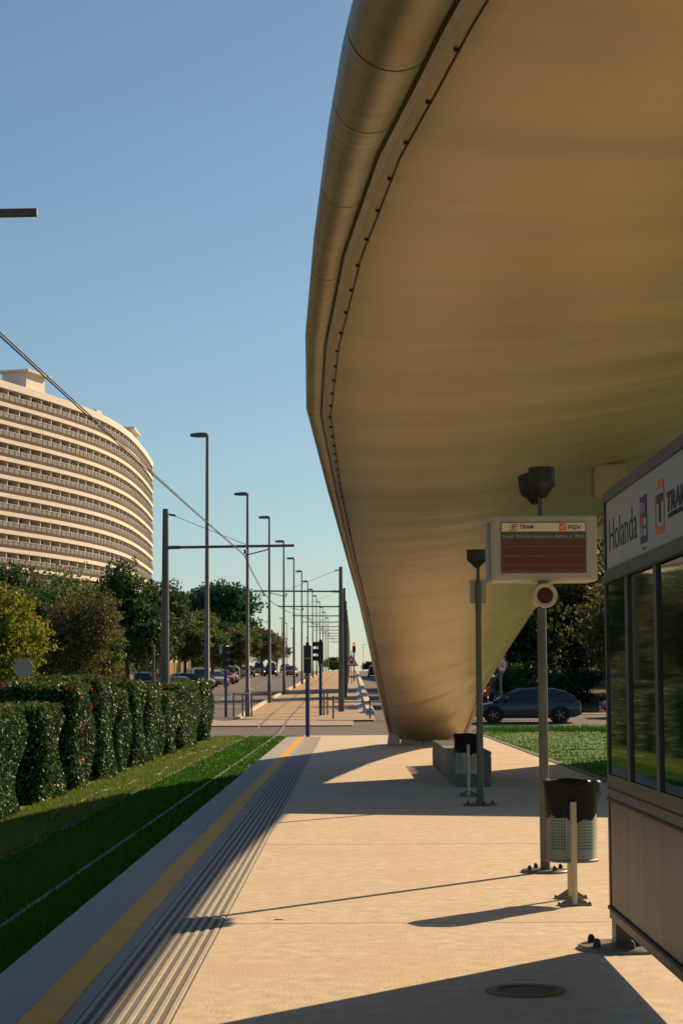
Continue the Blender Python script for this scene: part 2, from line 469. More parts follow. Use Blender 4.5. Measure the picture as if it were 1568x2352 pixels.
# crossing road, its markings, and the two carriageways
b = MB(); b.loft([[(-80, y, gz(y) - .03), (80, y, gz(y) - .03)] for y in (70, 73, 76, 79, 82, 85, 88, 92)], closed=False)
struct(b.build('crossing_road', M_asph))
strip('red_crossing', [(-9, .015), (.2, .015)], (79.5, 81, 82.5, 84, 85.2), M_redpave); struct(bpy.data.objects['red_crossing'])
b = MB()
for yy in (79.9, 84.6):
    for k in range(8):
        x0 = -8.6 + k * 1.1
        b.loft([[(x0, yy, gz(yy) + .022), (x0 + .62, yy, gz(yy) + .022)], [(x0, yy + .4, gz(yy + .4) + .022), (x0 + .62, yy + .4, gz(yy + .4) + .022)]], closed=False)
struct(b.build('crossing_markings', M_paint))
strip('left_road', [(-14.2, -.03), (-9.5, .01), (-4.9, -.02)], YS_FAR, M_asph); struct(bpy.data.objects['left_road'])
strip('right_road', [(1.2, -.02), (4.5, .01), (8.4, -.02)], YS_FAR, M_asph); struct(bpy.data.objects['right_road'])
strip('tram_reservation', [(-4.72, .025), (.78, .025)], [85.3] + YS_FAR[1:], M_pave); struct(bpy.data.objects['tram_reservation'])
strip('left_kerb', [(-4.95, -.1), (-4.95, .11), (-4.93, .13), (-4.72, .132), (-4.72, -.1)], [85.3] + YS_FAR[1:], M_kerb, solid=True); struct(bpy.data.objects['left_kerb'])
strip('right_kerb', [(.40, -.1), (.40, .03), (.74, .15), (.80, .24), (1.10, .24), (1.2, .06), (1.2, -.1)], [92.5] + YS_FAR[2:], M_kerb, solid=True); struct(bpy.data.objects['right_kerb'])
strip('far_left_kerb', [(-14.2, -.1), (-14.2, .12), (-13.9, .125), (-13.9, -.1)], YS_FAR[2:], M_kerb); struct(bpy.data.objects['far_left_kerb'])
strip('left_pavement', [(-19.5, .1), (-14.2, .11)], YS_FAR, M_pave); struct(bpy.data.objects['left_pavement'])
b = MB()
for y in list(range(96, 330, 9)):
    for xx in (-8.0, -11.1):
        b.loft([[(xx + dx(q) - .06, q, gz(q) + .014), (xx + dx(q) + .06, q, gz(q) + .014)] for q in (y, y + 1.5, y + 3)], closed=False)
for y in (104, 178, 214):
    b.loft([[(-13.6, q, gz(q) + .014), (-5.2, q, gz(q) + .014)] for q in (y, y + .6)], closed=False)
struct(b.build('lane_markings', M_paint))
# joints across the brown paving
b = MB()
for y in np.arange(88, 230, 4.0):
    b.loft([[(-4.7 + dx(q), q, gz(q) + .029), (.38 + dx(q), q, gz(q) + .029)] for q in (y, y + .13)], closed=False)
struct(b.build('paving_joints', M_kerbd))
b = MB(); b.loft([[(-1.3, y, gz(y) + .03), (1.15, y, gz(y) + .03)] for y in (84, 86, 88.3)], closed=False); struct(b.build('crossing_pavement', wave_mat('tactile_pavement', (.44, .36, .27), (.22, .2, .17), 'X', 7, .85, .4, .6)))
b = MB(); b.box(9.2, 60, 90.5, 94, -.3, .16); struct(b.build('pink_pavement', pbr('pink_paving', (.46, .31, .24), (.40, .26, .2), 4, .85)))
# park hill on the right
b = MB(); rows = []
for j in range(30):
    y = 94 + j * 6
    rows.append([(9.5 + i * 4 - (0 if i else .0), y, max(gz(y) - .05, gz(y) - .05 + .055 * max(0, (y - 104)) + random.uniform(-.12, .12) + .03 * i)) for i in range(24)])
b.loft(rows, closed=False, smooth=True); struct(b.build('park_hill', pbr('park_turf', (.022, .042, .016), (.045, .052, .024), .35, .95, bump=.5, bscale=8)))


# grass blades (uncountable)
def blades(name, x0, x1, y0, y1, z, n, h, m, label):
    # denser near the camera
    u = rng.random(n); Y = 1 / (1 / y0 + (1 / y1 - 1 / y0) * u); X = rng.uniform(x0, x1, n)
    a = rng.uniform(0, 2 * np.pi, n); hh = h * rng.uniform(.5, 1.3, n); w = .006 + .00022 * Y
    lean = rng.normal(0, .35, (n, 2)) * hh[:, None]
    base = np.stack([X, Y, np.full(n, z)], 1); d = np.stack([np.cos(a), np.sin(a), np.zeros(n)], 1) * w[:, None]
    tip = base + np.concatenate([lean, hh[:, None]], 1)
    V = np.stack([base - d, base + d, tip], 1).reshape(-1, 3)
    o = fast_quads(name, V, m, quad=3); o['kind'] = 'stuff'; o['label'] = label; o['category'] = 'grass'; return o
blades('grass', -2.56, -1.87, 10, 70, -.29, 26000, .06, M_blade, 'short green grass between the platform and the near rail')
blades('grass', -3.56, -2.62, 13, 70, -.29, 30000, .06, M_blade, 'short green grass between the two tram rails')
blades('grass', -4.7, -3.65, 18, 70, -.29, 30000, .075, M_blade2, 'yellowing grass between the far rail and the hedges')
blades('grass', 4.08, 16, 24, 66.5, -.03, 70000, .05, M_blade, 'sunlit green lawn beside the platform kerb')
blades('grass', 4.3, 16, 63.5, 66.6, -.03, 5000, .2, M_blade, 'taller tufts of grass along the far end of the lawn')

hp = [(-4.02 + .16 * math.sin(y * .35) + .06 * math.sin(y * 1.3), y, -.262 + .012 * math.sin(y * 2.1)) for y in np.arange(26, 59, .5)]
b = MB(); b.tube(hp, .011, n=6)
tag(b.build('irrigation_hose', pbr('pale_hose', (.46, .42, .35), (.36, .33, .27), 3, .7)), 'thin pale irrigation hose lying along the grass in front of the hedges', 'hose')

# ------------------------------------------------------------------ canopy
LP = [((890, 1682), 50.2), ((870, 1600), 45.9), ((845, 1480), 41.5), ((825, 1390), 37.6), ((800, 1300), 32.5), ((750, 1120), 24.2), ((703, 940), 18.3),
      ((701, 775), 15.1), ((720, 560), 12.6), ((752, 320), 10.6), ((785, 140), 9.5), ((820, 0), 8.9)]
Lp = [at(p[0], p[1], y) for p, y in LP] + [Vector((.36, 6.5, 4.86)), Vector((.7, 2, 5.02)), Vector((.85, -8, 5.0)), Vector((.9, -20, 4.4)), Vector((1.0, -32, 2.4)), Vector((1.1, -38, .3))]
RP = [((1065, 1688), 50.2), ((1084, 1640), 49.6), ((1107, 1577), 48.6), ((1153, 1499), 46.3), ((1218, 1400), 42.6), ((1300, 1290), 38), ((1380, 1185), 33.2)]
Rp = [at(p[0], p[1], y) for p, y in RP] + [Vector((4.46, 29.5, 4.52)), Vector((4.32, 23, 4.62)), Vector((4.32, 15, 4.70)), Vector((4.4, 8, 4.85)), Vector((4.4, -8, 4.95)), Vector((4.1, -20, 4.4)), Vector((3.5, -32, 2.4)), Vector((3.0, -38, .3))]
def ip(P, y, k): return float(np.interp(y, [p.y for p in P][::-1], [p[k] for p in P][::-1]))
RY = [-38, 2, 5, 8.9, 9.5, 10.6, 12.6, 15.1, 18.3, 24.2, 32, 50.2]; RR = [.36, .36, .34, .235, .212, .162, .115, .092, .082, .068, .052, .045]
def rr(y): return float(np.interp(y, RY, RR))
ys = sorted(set([p.y for p in Lp] + [p.y for p in Rp] + list(np.arange(-37, 50, 1.0)) + list(np.arange(45, 50.2, .4))), reverse=True)
def cenL(y): return Vector((ip(Lp, y, 0) + rr(y), y, ip(Lp, y, 2) + rr(y) * .25))
def seam(y): c = cenL(y); r = rr(y); return Vector((c.x + .72 * r, y, c.z - .70 * r))
def redge(y): return Vector((ip(Rp, y, 0), y, ip(Rp, y, 2)))
can = thing('tram_stop_canopy', 'huge curved tan metal canopy arching from its narrow foot over the platform', 'canopy', (2, 50, 0))
cofs = Vector((-2, -50, 0))
def cadd(b, name, m, parent=can): return b.build(name, m, parent, loc=cofs if parent is can else (0, 0, 0))
NT = 28
_yy = np.linspace(-40, 52, 369); _zz = np.array([(ip(Lp, q, 2) + ip(Rp, q, 2)) / 2 for q in _yy])
_zz = np.convolve(np.pad(_zz, 12, 'edge'), np.hanning(25) / np.hanning(25).sum(), 'valid')
DZ_Y = _yy; DZ_V = -np.gradient(_zz, _yy); DZ_V = np.convolve(np.pad(DZ_V, 8, 'edge'), np.ones(17) / 17, 'valid')   # rise towards the camera
def soff(y, t, up=0):
    a, c = seam(y), redge(y); p = a.lerp(c, t)
    dzy = float(np.interp(y, DZ_Y, DZ_V))   # rise towards the camera
    L = math.hypot(1, dzy); ny, nz = -dzy / L, -1 / L
    belly = .27 * (4 * t * (1 - t)) ** .8
    return Vector((p.x, p.y + ny * belly, p.z + nz * belly + up))
b = MB(); b.loft([[soff(y, k / NT) for k in range(NT + 1)] for y in ys], closed=False, smooth=True)
soffit = cadd(b, 'soffit', M_canopy)
b = MB(); b.loft([[soff(y, k / 8, .30 if 0 < k < 8 else .1) for k in range(9)] for y in ys], closed=False, smooth=True)
cadd(b, 'roof_sheet', M_roll)
b = MB(); b.tube([cenL(y) for y in ys], [rr(y) for y in ys], n=28); cadd(b, 'edge_roll', M_roll)
b = MB(); b.tube([redge(y) + Vector((.02, 0, .03)) for y in ys], .075, n=12); cadd(b, 'edge_trim', M_gutter)
b = MB()   # gutter strip along the seam
b.loft([[seam(y) + Vector((.008 + a * .044, 0, -.008 - .016 * q)) for a, q in ((0, 0), (0, 1), (1, 1), (1, 0))] for y in ys], smooth=False)
cadd(b, 'gutter_strip', M_gutter)
b = MB()
b.tube([seam(y) + Vector((.0, -.0, -.016)) for y in ys], [.003 + .004 * rr(y) for y in ys], n=6); cadd(b, 'seam_shadow_gap', M_darkline)
off2 = lambda y: .066 + .052 * min(1, max(0, (24 - y) / 12))
def at_soff(y, d):
    w = max(.3, redge(y).x - seam(y).x); return soff(y, min(.9, d / w))
b = MB(); b.tube([at_soff(y, off2(y)) + Vector((0, 0, -.006)) for y in ys], .0045, n=6)
cable = cadd(b, 'edge_cable', M_darkline)
b = MB()
for y in np.arange(6, 49, .62):
    p = at_soff(y, off2(y)); b.box(p.x - .026, p.x + .006, y - .005, y + .005, p.z - .010, p.z + .02)
b.build('cable_clips', M_darkline, cable)['kind'] = 'stuff'
for y in (9.3, 10.15, 11.5, 13.2, 15.1, 18.3, 24.2, 32.5):
    b = MB(); b.tube([cenL(y - .005), cenL(y + .005)], [rr(y - .005) + .0015, rr(y + .005) + .0015], n=28, cap=False); cadd(b, 'joint_ring', M_darkline)
b = MB()   # unseen arm, guessed and shaped to cast the second shadow band
arm = [(4.30, 29.5), (7.3, 28.7), (15, 27), (15, 55), (8.5, 42.5), (6.3, 38.3), (4.3, 36.2)]
b.prism(arm, 'z', 4.20, 4.34); cadd(b, 'shadow_arm', M_canopy)
b = MB(); b.tube([(14.2, 46, 0), (14.2, 46, 4.25)], .12); cadd(b, 'side_post', M_galv)
for x0, x1 in ((1.02, 1.28), (1.36, 1.83), (1.92, 2.45), (2.53, 2.82)):
    b = MB(); b.loft([[(x0 - .03, 50.0, 0), (x1 + .03, 50.0, 0), (x1 + .03, 50.8, 0), (x0 - .03, 50.8, 0)], [(x0, 50.05, .31), (x1, 50.05, .31), (x1, 50.7, .31), (x0, 50.7, .31)]], cap=True)
    cadd(b, 'foot_block', M_kerb)
for x0 in (1.32, 1.875, 2.49):
    b = MB(); b.tube([(x0, 50.3, .13), (x0, 50.3, .34)], .03, n=8); cadd(b, 'anchor_bolt', M_steel)

# ------------------------------------------------------------------ windbreak panel with station sign
PX = 1.492; P0, P1 = 4.6, 11.43
wb = thing('station_sign_panel', 'tall grey windbreak panel with white station sign above dark windows', 'sign panel', (PX, P1, 0))
o_ = Vector((-PX, -P1, 0))
def wadd(b, name, m, parent=wb): return b.build(name, m, parent, loc=o_ if parent is wb else None)
T = .105
b = MB()
b.box(PX, PX + T, P0, P1, 2.555, 2.612)                       # top beam
b.box(PX, PX + T, P0, P1, 2.088, 2.158)                       # rail under the sign
b.box(PX, PX + T, P0, P1, .845, .985)                         # sill
b.box(PX, PX + T, P0, P1, .165, .225)                         # bottom channel
b.box(PX, PX + T, P1 - .055, P1, .225, .845); b.box(PX, PX + T, P1 - .055, P1, .985, 2.088); b.box(PX, PX + T, P1 - .05, P1, 2.158, 2.555)
panes = []; y = P1 - .055
while y > P0 + .4:
    y1 = y - (.80 if not panes else .895); panes.append((y1, y))
    b.box(PX - .003, PX + T, y1 - .10, y1, .987, 2.086); y = y1 - .10
wadd(b, 'frame', M_frame)
b = MB()
for z0, z1 in ((2.078, 2.0865),): b.box(PX - .012, PX - .0005, P0, P1, z0, z1)
b.box(PX - .008, PX - .0005, P0, P1, .838, .852)
b.box(PX - .006, PX - .0005, P0, P1, .905, .911)
b.box(PX - .01, PX - .0005, P0, P1, .218, .236)
wadd(b, 'trim_lines', M_darkline)
b = MB(); b.box(PX + .012, PX + T - .01, P0, P1 - .057, 2.16, 2.553); sf = wadd(b, 'sign_face', M_sign)
for a, c in panes:
    b = MB(); b.box(PX + .010, PX + .025, a + .002, c - .002, .99, 2.084); wadd(b, 'glass_pane', M_glass)
    b = MB(); b.box(PX + .04, PX + .07, a, c, .988, 2.085); wadd(b, 'pane_backing', M_darkline)
y = P1 - .057
while y > P0:
    y1 = max(P0, y - 1.86); b = MB(); b.box(PX + .006, PX + T - .004, y1, y - .004, .227, .843); wadd(b, 'lower_panel', M_lower); y = y1
for yy in (P1 - .085, 7.6):
    b = MB(); b.box(PX + .012, PX + .155, yy - .085, yy + .085, .022, .164); wadd(b, 'leg', M_frame)
    b = MB(); b.lathe([(.27, 0), (.27, .016), (.255, .024)], (PX + .075, yy, 0), n=40); pl = wadd(b, 'base_plate', M_galv)
    for q in range(6):
        an = q * math.pi / 3 + .55; px_, py_ = PX + .075 + .205 * math.cos(an), yy + .205 * math.sin(an)
        b = MB(); b.lathe([(.022, .024), (.022, .05), (.013, .068), (.004, .072)], (px_, py_, 0), n=12); b.build('bolt_cap', M_black, pl)
SX = PX + .0112
def st(txt, y, z, cap, length, m, shear=0, bold=0, name='lettering'):
    o = text_mesh(name, txt, cap / .70, m, sf, (SX, y, z), (0, -1, 0), (0, 0, 1), shear=shear, bold=bold)
    vy = [v.co.y for v in o.data.vertices]; L = max(vy) - min(vy)
    for v in o.data.vertices: v.co.y = y + (v.co.y - y) * length / L
    return o
st('Holanda', 11.27, 2.258, .185, 1.07, M_ink, bold=-.002)
st('TRAM', 9.22, 2.312, .083, .55, M_ink, shear=.18, bold=.006)
st("METROPOLIT\u00c0 D'ALACANT", 9.17, 2.276, .022, .53, M_ink)
st('Zona A', 9.98, 2.085 + .098, .010, .13, M_ink)
def sq(name, y0, y1, z0, z1, m, lift=0): b = MB(); b.box(SX - .0015 - lift, SX, y1, y0, z0, z1); return b.build(name, m, sf)
# coloured emblem card: dark bands top and bottom, plain coloured shapes between
sq('emblem', 10.05, 9.82, 2.215, 2.455, M_navy)
for (y0, y1, z0, z1, m) in ((10.03, 9.95, 2.375, 2.425, M_cyan), (9.945, 9.86, 2.36, 2.42, M_red), (10.03, 9.92, 2.305, 2.365, M_red), (9.945, 9.84, 2.30, 2.34, M_pale), (10.03, 9.93, 2.25, 2.30, M_cyan), (9.92, 9.84, 2.25, 2.285, M_yel)):
    sq('emblem_shape', y0, y1, z0, z1, m, .002)
# orange bracket logo with a T
def logo(parent, ox, oz, s, X, Y, N, lift, shear=0.0):
    """rounded orange frame open at upper left with a dark T; s = height"""
    X, Y, N = Vector(X), Vector(Y), Vector(N); O = Vector((0, 0, 0)) + ox
    def P(u, v, n=0): return O + X * (u * s + shear * v * s) + Y * (v * s) + N * (n + lift)
    def slab(pts, m, nm):
        b = MB(); b.loft([[P(u, v, -.001) for u, v in pts], [P(u, v, .001) for u, v in pts]], True, True); return b.build(nm, m, parent)
    w = 1.05
    slab([(.30, 1), (w - .12, 1), (w, .88), (w, .14), (w - .09, .0), (.12, 0), (0, .12), (0, .72), (.07, .72), (.07, .20), (.13, .14), (w - .18, .14), (w - .08, .22), (w - .08, .80), (w - .14, .86), (.30, .86)], M_orange, 'logo_frame')
    slab([(.20, .74), (.88, .74), (.88, .58), (.62, .58), (.62, .22), (.44, .22), (.44, .58), (.20, .58)], M_ink, 'logo_letter')
logo(sf, Vector((SX, 9.55, 2.222)), 0, .258, (0, -1, 0), (0, 0, 1), (-1, 0, 0), .0012)
# beige cabinet hanging under the canopy, behind the panel
cb = thing('beige_box', 'plain beige box hanging under the canopy, just above the near end of the station sign', 'box', (3.24, 24.2, 3.8))
b = MB(); b.box(-.20, .20, -.15, .15, 0, .41, .012); b.build('housing', M_bulb, cb)
b = MB(); b.tube([(0, 0, .41), (0, 0, .95)], .03); b.build('hanger', M_steel, cb)
b = MB(); b.box(-.17, .17, -.156, -.1505, .04, .37); b.build('door', M_bulb, cb)

# ------------------------------------------------------------------ information pole
def base_plate(parent, r, nb=4, rb=.75, off=.4):
    b = MB(); b.lathe([(r, 0), (r, .014), (r - .012, .022)], n=40); pl = b.build('base_plate', M_steel, parent)
    for q in range(nb):
        a = q * 2 * math.pi / nb + off
        b = MB(); b.lathe([(.017, .022), (.017, .045), (.010, .058), (.003, .062)], (r * rb * math.cos(a), r * rb * math.sin(a), 0), n=12); b.build('bolt_cap', M_black, pl)
def spot(parent, c, r, h, tilt=(0, 0, 1)):
    """drum-shaped black uplighter on a yoke"""
    b = MB(); ax = Vector(tilt).normalized()
    b.lathe([(r * .24, -h * 1.95), (r * .40, -h * 1.7), (r * .70, -h * 1.38), (r * .93, -h * 1.18), (r, -h * .95), (r, 0), (r * .97, h * .02), (r * .93, h * .02)], c, ax, 28); s = b.build('spotlight', M_black, parent)
    b = MB(); b.lathe([(r * .92, h * .025), (.001, h * .03)], c, ax, 28, cap=False); b.build('lens', M_lens, s)
    return s
ip_ = thing('information_pole', 'grey pole carrying the departure display, two loudspeakers and black spotlights', 'information pole', (1.572, 15.95, 0))
base_plate(ip_, .195, 4, .74, .45)
b = MB(); b.tube([(0, 0, .02), (0, 0, 2.3)], [.040, .036], n=20); b.tube([(0, 0, 2.8), (.005, 0, 3.12)], .022, n=14); b.build('pole', M_steel, ip_)
dz0, dz1 = 2.335, 2.862
dsp = MB(); dsp.box(-.405, .44, -.155, .075, dz0, dz1, .014); dsp = dsp.build('display_case', M_disp, ip_)
b = MB(); b.box(-.43, .42, .08, .30, dz0 + .0, dz1 - .03, .014); b.build('rear_display_case', M_dispside, ip_)
FY = -.1565
b = MB(); b.box(-.338, .352, FY - .004, FY, dz0 + .062, dz1 - .052); b.build('screen_bezel', M_galv, dsp)
b = MB(); b.box(-.33, .344, FY - .0075, FY - .0045, dz0 + .068, dz1 - .132); b.build('led_panel', M_led, dsp)
b = MB(); b.box(-.33, .344, FY - .0075, FY - .0045, dz1 - .128, dz1 - .059 - .0); b.build('header_strip', M_header, dsp)
b = MB(); b.box(-.33, .344, FY - .0080, FY - .0076, dz1 - .196, dz1 - .132); b.build('title_strip', M_titlebar, dsp)
for z in (dz0 + .30 - .03, dz0 + .225 - .03, dz0 + .15 - .03, dz0 + .10 - .03):
    b = MB(); b.box(-.325, .335, FY - .0085, FY - .0078, z, z + .016); b.build('led_row', M_ledlit, dsp)
def dt(txt, x, z, cap, length, m, **k):
    o = text_mesh('lettering', txt, cap / .70, m, dsp, (x, FY - .0095, z), (1, 0, 0), (0, 0, 1), ext=.0008, **k)
    vx = [v.co.x for v in o.data.vertices]; L = max(vx) - min(vx)
    for v in o.data.vertices: v.co.x = x + (v.co.x - x) * length / L
dt('L\u00ednea', -.322, dz1 - .180, .028, .080, M_pale)
dt('Pr\u00f3ximo tranv\u00eda con destino a:', -.212, dz1 - .180, .028, .445, M_pale)
dt('Hora:', .262, dz1 - .180, .028, .078, M_pale)
dt('TRAM', -.188, dz1 - .105, .029, .112, M_ink, shear=.2, bold=.0008)
dt('FGV', .206, dz1 - .112, .034, .102, M_ink, bold=.0008)
logo(dsp, Vector((-.268, FY - .009, dz1 - .124)), 0, .058, (1, 0, 0), (0, 0, 1), (0, -1, 0), 0, .12)
b = MB(); b.box(.134, .192, FY - .0098, FY - .0078, dz1 - .122, dz1 - .064); b.build('operator_logo', M_orange, dsp)
b = MB(); b.loft([[(x, yq, z) for x, z in ((.143, dz1 - .095), (.156, dz1 - .110), (.184, dz1 - .076), (.178, dz1 - .072), (.157, dz1 - .097), (.149, dz1 - .089))] for yq in (FY - .0108, FY - .010)], True, True); b.build('operator_mark', M_header, dsp)
for c, ax in (((0.012, -.19, 2.215), (.03, -1, -.08)), ((-.035, .06, 2.195), (-.78, .45, -.45))):
    c = Vector(c); ax = Vector(ax).normalized()
    b = MB(); b.lathe([(.060, -.16), (.088, -.135), (.098, -.06), (.100, 0), (.094, .006), (.066, .0), (.062, -.02)], c, ax, 32); s = b.build('loudspeaker', M_speaker, ip_)
    b = MB(); b.lathe([(.0625, -.006), (.05, .0), (.001, .002)], c, ax, 28, cap=False); b.build('grille', M_grille, s)
b = MB(); b.box(-.03, .045, -.06, .06, 2.19, 2.335); b.build('speaker_bracket', M_speaker, ip_)
spot(ip_, (.02, -.02, 3.265), .116, .125); spot(ip_, (-.06, .14, 3.215), .112, .125, (-.12, .2, 1))
b = MB()
for s_ in (-1, 1): b.tube([(.02 + s_ * .075, -.02, 3.17), (.02 + s_ * .075, -.02, 3.10), (.02 + s_ * .03, -.02, 3.06), (.01, 0, 3.06)], .007, n=6)
b.build('yoke', M_black, ip_)

# lamp pole farther along
lp = thing('uplighter_pole', 'slim grey pole with one black spotlight and a small pale plate, beside the bench', 'lamp pole', (1.641, 24.73, 0))
base_plate(lp, .22, 4, .72, .2)
b = MB(); b.tube([(0, 0, .02), (0, 0, 2.4), (0, 0, 2.42), (0, 0, 2.78), (0, 0, 2.8), (0, 0, 3.02)], [.046, .036, .040, .040, .024, .022], n=18); b.build('pole', M_steel, lp)
b = MB(); b.box(-.105, .105, .045, .056, 2.53, 2.83); b.build('sign_plate', M_plate, lp)
spot(lp, (-.012, 0, 3.20), .128, .115)

# ------------------------------------------------------------------ litter bins
def perf_mat():
    m = pbr('perforated_steel', (.42, .35, .22), rough=.4, metal=.7)
    N = m.node_tree.nodes; L = m.node_tree.links; bs = N['Principled BSDF']
    uv = N.new('ShaderNodeTexCoord'); sp = N.new('ShaderNodeSeparateXYZ'); L.new(uv.outputs['Object'], sp.inputs[0])
    at2 = N.new('ShaderNodeMath'); at2.operation = 'ARCTAN2'; L.new(sp.outputs[1], at2.inputs[0]); L.new(sp.outputs[0], at2.inputs[1])
    def mt(op, a, bb):
        q = N.new('ShaderNodeMath'); q.operation = op
        for i, x in enumerate((a, bb)):
            if isinstance(x, (int, float)): q.inputs[i].default_value = x
            elif x is not None: L.new(x, q.inputs[i])
        return q.outputs[0]
    u = mt('MULTIPLY', at2.outputs[0], 26); v = mt('MULTIPLY', sp.outputs[2], 150)
    a_ = mt('SINE', mt('ADD', u, v), None); b_ = mt('SINE', mt('SUBTRACT', u, v), None)
    dots = mt('GREATER_THAN', mt('MULTIPLY', a_, b_), .40)
    win = mt('GREATER_THAN', mt('SINE', mt('ADD', mt('MULTIPLY', at2.outputs[0], 5), .6), None), -.45)
    zlo = mt('GREATER_THAN', sp.outputs[2], .36); zhi = mt('LESS_THAN', sp.outputs[2], .66)
    fac = mt('MULTIPLY', mt('MULTIPLY', dots, win), mt('MULTIPLY', zlo, zhi))
    mx = N.new('ShaderNodeMix'); mx.data_type = 'RGBA'; mx.inputs[6].default_value = (.42, .35, .22, 1); mx.inputs[7].default_value = (.02, .02, .018, 1)
    L.new(fac, mx.inputs[0]); L.new(mx.outputs[2], bs.inputs['Base Color']); return m
M_perf = perf_mat()
def make_bin(loc, label):
    t = thing('litter_bin', label, 'litter bin', loc, group='litter bins on the platform')
    b = MB(); b.lathe([(.172, .285), (.178, .283), (.178, .292), (.172, .30), (.172, .80), (.166, .80), (.160, .31)], n=40); b.build('drum', M_perf, t)
    b = MB(); b.lathe([(.180, .281), (.184, .284), (.184, .296), (.178, .30)], n=40, cap=False); b.lathe([(.172, .287), (.002, .287)], n=32, cap=False); b.build('bottom_rim', M_galv, t)
    # bag folded over the rim, uneven lower hem
    n = 48; rings = []
    hem = [.60 + .035 * math.sin(a * 2 + .6) + .035 * math.cos(a - .4) + .012 * math.sin(9 * a) for a in [2 * math.pi * k / n for k in range(n)]]
    for q, (rad_, zf) in enumerate([(.186, 0), (.192, .25), (.191, .55), (.196, .85), (.200, .97), (.192, 1.03), (.170, 1.02), (.155, .9), (.14, .5)]):
        R = []
        for k in range(n):
            a = 2 * math.pi * k / n; z = hem[k] + (.835 - hem[k]) * zf
            w = 1 + .018 * math.sin(7 * a + q) + .014 * math.sin(13 * a + 2.1 * q) + (.10 if q < 6 else 0) * max(0, math.cos(a + .25)) ** 6 * (zf > .3) * (1.2 - zf)
            R.append((rad_ * w * math.cos(a), rad_ * w * math.sin(a), z + .004 * math.sin(5 * a)))
        rings.append(R)
    b = MB(); b.loft(rings, smooth=True); b.build('bin_bag', M_bag, t)
    for yy, xx in ((-.225, -.015), (.225, .01)):
        b = MB(); b.tube([(xx, yy, 0), (xx, yy, .70)], .0225, n=16); p = b.build('post', M_stain, t)
        b = MB()
        for s_ in (-1, 1): b.prism([(xx + s_ * .02, .012), (xx + s_ * .095, .012), (xx + s_ * .095, .018), (xx + s_ * .02, .068)], 'y', yy - .004, yy + .004)
        b.box(xx - .115, xx + .115, yy - .03, yy + .03, .0, .010); b.build('foot', M_galv, p)
        b = MB()
        for s_ in (-1, 1): b.lathe([(.009, .01), (.009, .022), (.004, .026)], (xx + s_ * .105, yy, 0), n=10)
        b.build('foot_bolts', M_black, p)
        b = MB(); b.tube([(xx, yy, .55), (xx, yy * .78, .55)], .012, n=8); b.build('bracket', M_stain, p)
    return t
make_bin((1.545, 13.76, 0), 'steel litter bin with black bag beside the sign panel, nearest the camera')
make_bin((1.625, 26.9, 0), 'litter bin with black bag in shade by the slim lamp pole and bench')

# bench, manhole, twig
bn = thing('bench', 'long low grey concrete bench in the canopy shadow', 'bench', (1.84, 29.2, 0))
b = MB(); b.box(-.265, .265, 0, 5.0, 0, .46, .02); b.box(.19, .265, 0, 5.0, .46, .52, .012); b.build('bench_block', M_bench, bn)
for k in range(6):
    b = MB(); b.box(-.265, .265, 5.16 + k * .52, 5.16 + k * .52 + .30, 0, .46, .015); b.build('seat_fin', M_bench, bn)
mh = thing('manhole_cover', 'round iron manhole cover set in the shaded platform', 'manhole cover', (.862, 9.79, 0))
b = MB(); b.lathe([(.2, 0), (.2, .008), (.193, .011), (.152, .011), (.147, .0)], n=56, cap=False); b.build('rim', pbr('iron_rim', (.20, .17, .12), (.14, .12, .09), 14, .5, metal=.5), mh)
b = MB(); b.lathe([(.149, .002), (.12, .0035), (.001, .0035)], n=48, cap=False); b.build('lid', pbr('iron_lid', (.085, .095, .085), (.07, .075, .065), 20, .55, metal=.4), mh)
tw = MB(); tw.tube([(-.03, 0, .004), (-.005, .004, .007), (.035, -.004, .004)], [.002, .004, .0025], n=6)
tag(tw.build('twig', M_skirt, None, (-.46, 12.75, .002)), 'small dry twig lying on the sunlit platform', 'twig')
lf = MB()
for k in range(40):
    x, y = random.uniform(-.7, 1.3), random.uniform(9, 24); r_ = random.uniform(.006, .013)
    lf.add([(x - r_, y, .003), (x, y - r_ * .6, .004), (x + r_, y, .006), (x, y + r_ * .6, .003)], [(0, 1, 2, 3)])
tag(lf.build('litter_specks', M_skirt), 'scattered specks of dry leaf on the platform', 'leaf litter', kind='stuff')


